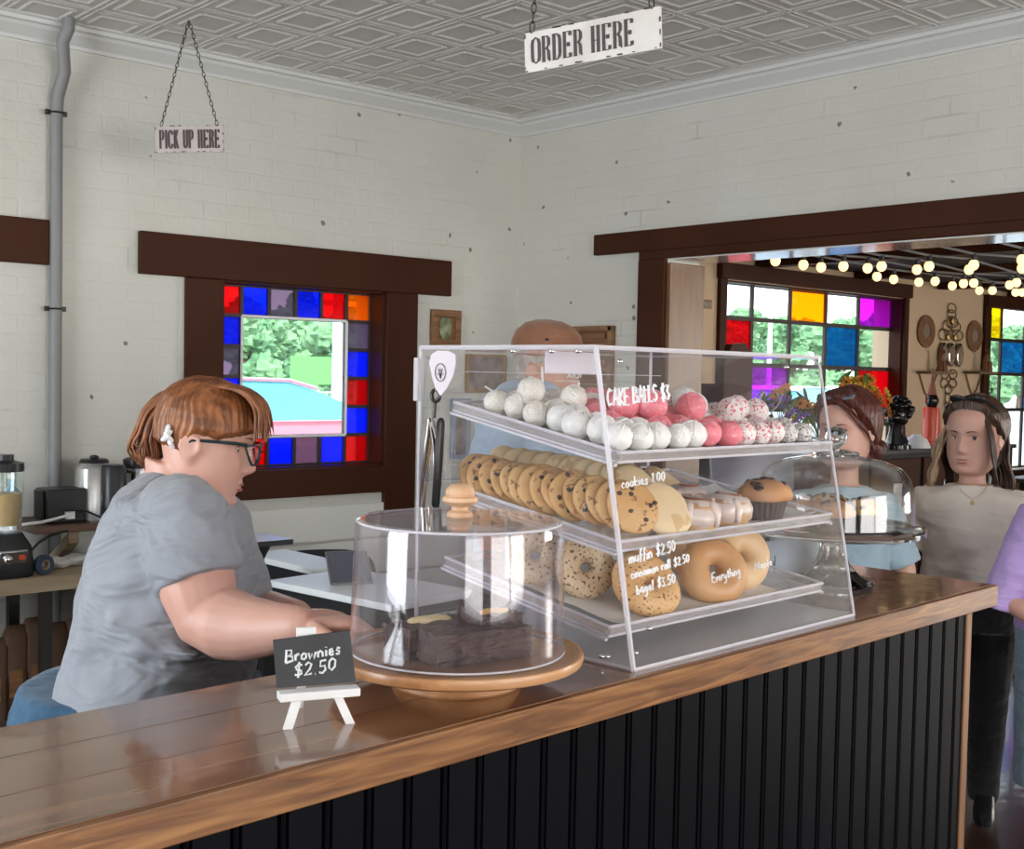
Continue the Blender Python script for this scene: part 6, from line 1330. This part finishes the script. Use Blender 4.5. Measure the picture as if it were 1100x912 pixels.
p = onY(272, 581, 3.9); sdt = thing('side_stand', 'small dark stand top showing just right of the server shoulder', 'stand', (p[0], 3.9, 0)); b = M(); b.box((0, 0, p[2]), (.22, .2, .02)); b.build('tabletop', 'black_plastic', sdt, bevel=.003); b = M(); b.loft([ering((0, 0, p[2]-.01), .07, .06, 16), ering((0, 0, p[2]-.10), .025, .025, 16), ering((0, 0, .03), .02, .02, 16), ering((0, 0, 0), .14, .14, 16)]); b.build('pedestal', 'black_matte', sdt)
# dark server station behind the case
p = onz(690, 560, .75); dk = thing('drinks_station', 'dark low cabinet with grey screen seen through the pastry case', 'cabinet', (3.9, 2.9, 0), -.3); b = M(); b.box((0, 0, .50), (.9, .45, 1.0)); b.build('carcass', 'black_matte', dk, bevel=.005, smooth=False); b = M(); b.box((0, 0, 1.01), (.95, .48, .025)); b.build('top', 'black_plastic', dk, bevel=.003, smooth=False)
for x in (-.225, .225): b = M(); b.box((x, -.232, .5), (.42, .015, .86)); d_ = b.build('door', 'black_plastic', dk, bevel=.003, smooth=False); b = M(); b.tube([(x*.2, -.25, .7), (x*.2, -.25, .55)], .006, 8); b.build('handle', 'steel', d_)
sc2 = thing('register_screen', 'grey register screen facing away on the dark cabinet behind the case', 'screen', (3.72, 2.80, 1.0225), -.5); b = M(); b.box((0, 0, .20), (.34, .02, .24), Rx(-.15)); b.build('display', 'screen_grey', sc2, bevel=.005); b = M(); b.box((0, .02, .05), (.05, .03, .12)); b.box((0, .03, .006), (.18, .14, .012)); b.build('stand', 'black_plastic', sc2, bevel=.003)
# high-backed pew end by the opening
p = onX(735, 365, XB+.5); pw = thing('pew', 'dark wooden pew with rounded end just beyond the opening', 'pew', (XB+.62, 3.78, 0)); b = M(); z1_ = onY(750, 358, 3.8)[2]; b.loft([[(x, 0, z) for x, z in ((-.15, 0), (-.15, 1.60), (-.09, 1.70), (.02, 1.71), (.08, 1.64), (.1, 0))], [(x, .04, z) for x, z in ((-.15, 0), (-.15, 1.60), (-.09, 1.70), (.02, 1.71), (.08, 1.64), (.1, 0))]]); b.build('end_panel', 'brown_paint', pw, smooth=False); b = M(); b.bb((-.12, .04, .42), (.3, .95, .46)); b.build('seat', 'brown_paint', pw, smooth=False); b = M(); b.bb((-.12, .04, .46), (-.09, .95, 1.5)); b.build('backrest', 'brown_paint', pw, smooth=False)
# enamel plate on the dining wall
a = onY(747, 321, YA); c = onY(763, 332, YA); b = M(); b.box((0, 0, 0), (abs(c[0]-a[0]), .01, abs(a[2]-c[2]))); o = thing('wall_plaque', 'small pale plaque on the dining wall beside the wide window', 'plaque', ((a[0]+c[0])/2, YA-.006, (a[2]+c[2])/2)); b.build('plate', 'gilt_dark', o, smooth=False)
b = M(); ww = abs(c[0]-a[0])
for k in range(4): b.torus((-ww*.33+k*ww*.22, -.006, 0), ww*.07, .004, rot=Rx(PI/2), n=12, k=6)
b.build('relief', 'sign_cream', o)

# ------------------------------------------------------------------ dining room: long cabinet, bouquets, figures, mirrors, lights
CBZ = 1.08
cb_ = thing('long_cabinet', 'long black cabinet under the wide stained window', 'cabinet', (5.5, 4.20, 0))
b = M(); b.bb((0, 0.02, 0), (3.3, .55, CBZ-.03)); b.build('carcass', 'black_matte', cb_, smooth=False); b = M(); b.bb((-.02, 0, CBZ-.03), (3.32, .57, CBZ)); b.build('top', 'black_plastic', cb_, bevel=.003, smooth=False)
for k in range(5):
    b = M(); b.bb((.04+k*.65, 0, .08), (.64+k*.65, .02, CBZ-.06)); d_ = b.build('door', 'brown_paint', cb_, bevel=.004, smooth=False); b = M(); b.box((.34+k*.65, -.008, .78), (.10, .016, .16)); b.build('latch_plate', 'steel', d_, bevel=.002)
def bouquet(px, py, Y, label, cols, seed, h=.42, sp=.26, n_=22):
    p = onY(px, py, Y); t = thing('flower_bouquet', label, 'bouquet', (p[0], Y, CBZ), seed); b = M(); b.lathe([(0, 0), (.05, 0), (.062, .03), (.055, .12), (.04, .17), (.05, .20), (.045, .20), (.034, .17), (0, .16)], n=28); b.build('vase', 'pane_clear', t)
    rr = random.Random(seed); b = M(); heads = []
    for k in range(n_):
        a = rr.uniform(0, 6.28); q = math.sqrt(rr.random())*sp; z = h*(1-.45*(q/sp)**2)+rr.uniform(-.07, .07); e = Vector((math.cos(a)*q, math.sin(a)*q*.55, z)); heads.append(e); b.tube([(0, 0, .06), (e.x*.3, e.y*.3, z*.6), e], .0035, 5)
    b.build('stem', 'leaf', t)
    for k, e in enumerate(heads):
        d = Vector((e.x*1.2, e.y-.18, e.z*.35)).normalized(); q = d.to_track_quat('Z', 'Y').to_matrix(); mt = rr.choice(cols); R_ = rr.uniform(.038, .06)
        b = M()
        for j in range(10):
            a = j*2*PI/10; m_ = Rz(a); b.ell(m_ @ Vector((R_*.62, 0, .006)), (R_*.42, R_*.19, .006), rot=m_ @ Ry(-.25), nu=8, nv=6)
        b.ell((0, 0, .008), (R_*.28, R_*.28, .010), nu=10, nv=6, mi=1); o = b.build('flower', [mt, 'petal_centre'], t); o.location = e; o.rotation_euler = q.to_euler()
    for k in range(26):
        a = rr.uniform(0, 6.28); q = rr.uniform(.3, 1.15)*sp; e = Vector((math.cos(a)*q, math.sin(a)*q*.5, rr.uniform(.2, 1.15)*h)); b = M(); b.ell((0, 0, 0), (.065, .022, .006), nu=10, nv=6); o = b.build('leaf', 'leaf', t); o.location = e; o.rotation_euler = (rr.uniform(-.8, .8), rr.uniform(-1.2, 1.2), a)
    return t
bouquet(838, 440, 4.45, 'bouquet of purple and orange flowers seen through the pastry case', ['petal_orange', 'petal_purple', 'petal_orange', 'petal_purple', 'petal_white'], 3, .34, .26)
bouquet(880, 440, 4.5, 'bouquet of pale yellow and white flowers behind the auburn-haired person', ['petal_yellow', 'petal_white'], 5, .30, .24, 18)
bouquet(924, 440, 4.52, 'bouquet of orange and yellow flowers next to the black bust', ['petal_orange', 'petal_yellow', 'petal_orange'], 8, .42, .23, 30)
p = onY(966, 455, 4.30); t = thing('black_bust', 'glossy black curly-haired bust on the long cabinet', 'sculpture', (p[0]-.02, 4.30, CBZ)); b = M(); b.lathe([(0, 0), (.11, 0), (.11, .03), (.06, .05), (.05, .12), (.06, .16), (0, .17)], n=24); b.tube([(0, 0, .05), (-.02, 0, .14), (.0, 0, .24)], [.09, .055, .06], 16, round_=True)
b.build('neck', 'black_glaze', t); b = M(); b.ell((0, 0, .27), (.08, .09, .11), nu=24, nv=18); b.ell((-.07, -.03, .25), (.03, .02, .03)); b.build('face', 'black_glaze', t); b = M(); rr = random.Random(2)
for k in range(60):
    a = rr.uniform(0, 6.28); e = rr.uniform(0, 1.9); d = Vector((math.cos(a)*math.sin(e), math.sin(a)*math.sin(e), math.cos(e))); b.ell(Vector((.02, .0, .30))+Vector((d.x*.09, d.y*.10, d.z*.10)), .026, nu=10, nv=8)
b.build('curls', 'black_glaze', t); t.scale = (.84,)*3
p = onY(993, 465, 4.5); t = thing('red_figurine', 'tall red figurine with dark round head and pointed hat beside the black bust', 'figurine', (p[0], 4.45, CBZ)); b = M(); b.lathe([(0, 0), (.085, 0), (.085, .02), (.075, .03), (.08, .27), (.07, .30), (0, .30)], n=28); b.build('robe', 'red_glaze', t); b = M(); b.ell((0, 0, .35), .062, nu=20, nv=14, disp=.15, dsc=30); b.build('head', 'black_glaze', t); b = M(); b.lathe([(0, .40), (.045, .40), (.02, .50), (.008, .60), (0, .62)], n=20); b.build('pointed_hat', 'cinnamon', t); b = M(); b.tube([(.09, -.02, .26), (.11, -.03, .1), (.12, -.03, .0)], [.02, .018, .012], 10); b.build('arm', 'red_glaze', t); t.scale = (.74, .74, .9)
p = onY(975, 470, 4.35); t = thing('white_bowl', 'small upturned white bowl in front of the red figurine', 'bowl', (p[0]+.03, 4.30, CBZ)); b = M(); b.lathe([(0, .09), (.03, .09), (.035, .08), (.07, .06), (.09, .02), (.095, 0), (.09, 0), (.085, .02), (0, .07)], n=28); b.build('shell', 'white_plastic', t)
p = onY(1010, 470, 4.4)
pt_ = thing('low_side_table', 'low dark table with pale edge to the right of the long cabinet', 'table', (9.2, 4.0, 0)); b = M(); b.box((0.3, 0, .80), (1.2, .7, .03)); b.build('tabletop', 'shelf_wood', pt_, bevel=.003, smooth=False); b = M(); b.box((.3, 0, .4), (1.0, .5, .78)); b.build('pedestal', 'black_matte', pt_, smooth=False)
# round woven mirrors
def round_mirror(px, py, label, R_=.120):
    p = onY(px, py, YA); t = thing('round_mirror', label, 'mirror', (p[0], YA-.012, p[2])); b = M()
    for rad in (.52, .68, .84, .97): b.torus((0, 0, 0), R_*rad, .010, rot=Rx(PI/2), n=36, k=6)
    for k in range(28):
        a = k*2*PI/28; b.tube([(R_*.5*math.cos(a), -.004, R_*.5*math.sin(a)), (R_*math.cos(a+.12), -.004, R_*math.sin(a+.12))], .006, 5)
    b.build('woven_frame', 'rattan', t); b = M(); b.lathe([(0, -.002), (R_*.48, -.002), (R_*.48, .004), (0, .004)], n=32, rot=Rx(PI/2)); b.build('mirror_glass', 'mirror', t)
    return t
round_mirror(993.5, 356, 'round woven mirror left of the tall gilt ornament'); round_mirror(1045.5, 361, 'round woven mirror right of the tall gilt ornament')
# tall gilt ornament
p = onY(1019, 380, YA); t = thing('gilt_mirror_ornament', 'tall gilt wire wall ornament with three oval mirrors between the round mirrors', 'wall ornament', (p[0], YA-.015, p[2])); kx = abs(onY(1020, 380, YA)[0]-onY(1019, 380, YA)[0]); kzz = abs(onY(1019, 381, YA)[2]-onY(1019, 380, YA)[2])
Q = lambda x, y, off=0: Vector(((x-1019)*kx, -off, (380-y)*kzz))
b = M()
for (x, y, w_, h_) in ((1019, 331, 4.5, 5), (1019, 338, 4.5, 5), (1020, 346, 6, 6), (1015, 351, 5, 6), (1024, 351, 5, 6), (1012, 360, 6, 6), (1026, 360, 6, 6), (1014, 402, 4, 5), (1023, 402, 4, 5), (1014, 412, 4, 5), (1023, 412, 4, 5), (1018.5, 418, 4, 5), (1018, 428, 3, 5), (1018, 437, 3, 4)):
    pts = [Q(x+w_*math.cos(a), y+h_*math.sin(a), .0) for a in [k*2*PI/20 for k in range(21)]]; b = M(); b.tube(pts, .0045, 6); b.build('wire_ring', 'gilt_dark', t)
for (x, y) in ((1020, 344.5), (1015.5, 362), (1023.5, 362)): b = M(); b.ell(Q(x, y, .01), (.028, .008, .034)); b.build('gold_leaf', 'gold', t)
for k, x in enumerate((1010.5, 1019, 1028)):
    b = M(); b.ell(Q(x, 381, .008), (4.2*kx, .010, 13*kzz), nu=28, nv=18); f_ = b.build('oval_frame', 'gilt_dark', t); b = M(); b.ell(Q(x, 381, .016), (3.5*kx, .006, 12*kzz), nu=28, nv=18); b.build('oval_mirror', 'mirror', f_)
# bracket shelves with dog figures
def dogshelf(px, label_s, label_d):
    p = onY(px, 399, YA); t = thing('bracket_shelf', label_s, 'shelf', (p[0], YA, p[2])); b = M(); b.bb((-.16, -.14, -.02), (.16, 0, 0)); b.build('board', 'gilt_dark', t, smooth=False); b = M(); b.tube([(-.13, -.01, -.02), (-.06, -.01, -.14), (0, -.01, -.2), (.06, -.01, -.14), (.13, -.01, -.02)], .006, 6); b.build('bracket', 'gilt_dark', t)
    d = thing('dog_statue', label_d, 'statue', (p[0]+.06, YA-.08, p[2])); b = M(); b.lathe([(0, 0), (.055, 0), (.05, .02), (.042, .06), (.035, .12), (.028, .16), (0, .18)], n=18); b.tube([(0, 0, .13), (0, -.005, .19), (0, -.02, .215)], [.03, .022, .026], 12, round_=True); b.tube([(0, -.02, .215), (-.03, -.05, .21)], [.024, .014], 10, round_=True)
    for s in (-1, 1): b.tube([(s*.015, 0, .225), (s*.02, .005, .245)], [.008, .003], 6); b.tube([(s*.022, -.045, .10), (s*.022, -.055, .0)], [.014, .012], 8, round_=True)
    b.build('figure', 'cinnamon', d); d.scale = (.72,)*3
dogshelf(996, 'small bracket shelf under the left round mirror', 'brown sitting dog statue on the left bracket shelf'); dogshelf(1045, 'small bracket shelf under the right round mirror', 'brown sitting dog statue on the right bracket shelf')
# dining chairs in the dark near the far window
chair((10.6, 3.6), .4, 'dark chair by the far right window', bh=1.0); chair((6.2, 2.6), 1.2, 'dark dining chair beyond the opening', bh=.95)
# festoon lights: four cables along the room, bulbs hanging from each
BZ = 2.17
strings = [[(833, 280), (863, 284.5), (882, 287), (942, 297), (960, 300), (987, 303), (1023, 307), (1052, 312), (1091, 314)],
           [(906, 286), (932, 288), (1004.5, 302), (1035, 304.5), (1066, 312), (1098, 314)],
           [(947, 286), (985, 289.5), (1046, 304), (1084.5, 306), (1109, 311)],
           [(998, 286), (1041, 289.5), (1092, 303.5), (1110, 306)],
           [(1046, 284.5), (1098, 288), (1115, 293)], [(1098, 279), (1120, 286)]]
nm_ = ['outermost, nearest the wide window', 'second from the window wall', 'third from the window wall', 'fourth from the window wall', 'fifth from the window wall', 'farthest from the window wall']
bulb_me = None
for k, sx in enumerate(strings):
    pts = sorted([onz(x, y, BZ) for x, y in sx], key=lambda q: q[0]); t = thing('festoon_lights', 'string of round warm bulbs under the dining ceiling, '+nm_[k], 'string lights', (pts[0][0], pts[0][1], BZ)); o0 = Vector(t.location)
    cbl = [Vector((XB+WT+.05, pts[0][1]-.05, DC-.04))]+[Vector(q)+Vector((0, 0, .06)) for q in pts]; b = M(); b.tube([q-o0 for q in cbl], .007, 6); b.build('cable', 'grey_conduit', t)
    for q in pts:
        if bulb_me is None:
            b = M(); b.ell((0, 0, 0), (.027, .027, .030), nu=20, nv=14); bl = b.build('bulb', 'bulb_glow', t); b = M(); b.lathe([(0, .02), (.014, .022), (.015, .06), (0, .062)], n=12); b.build('socket', 'black_plastic', bl); bulb_me = bl; bl.location = Vector(q)-o0
        else: dup(bulb_me, loc=Vector(q)-o0, parent=t)
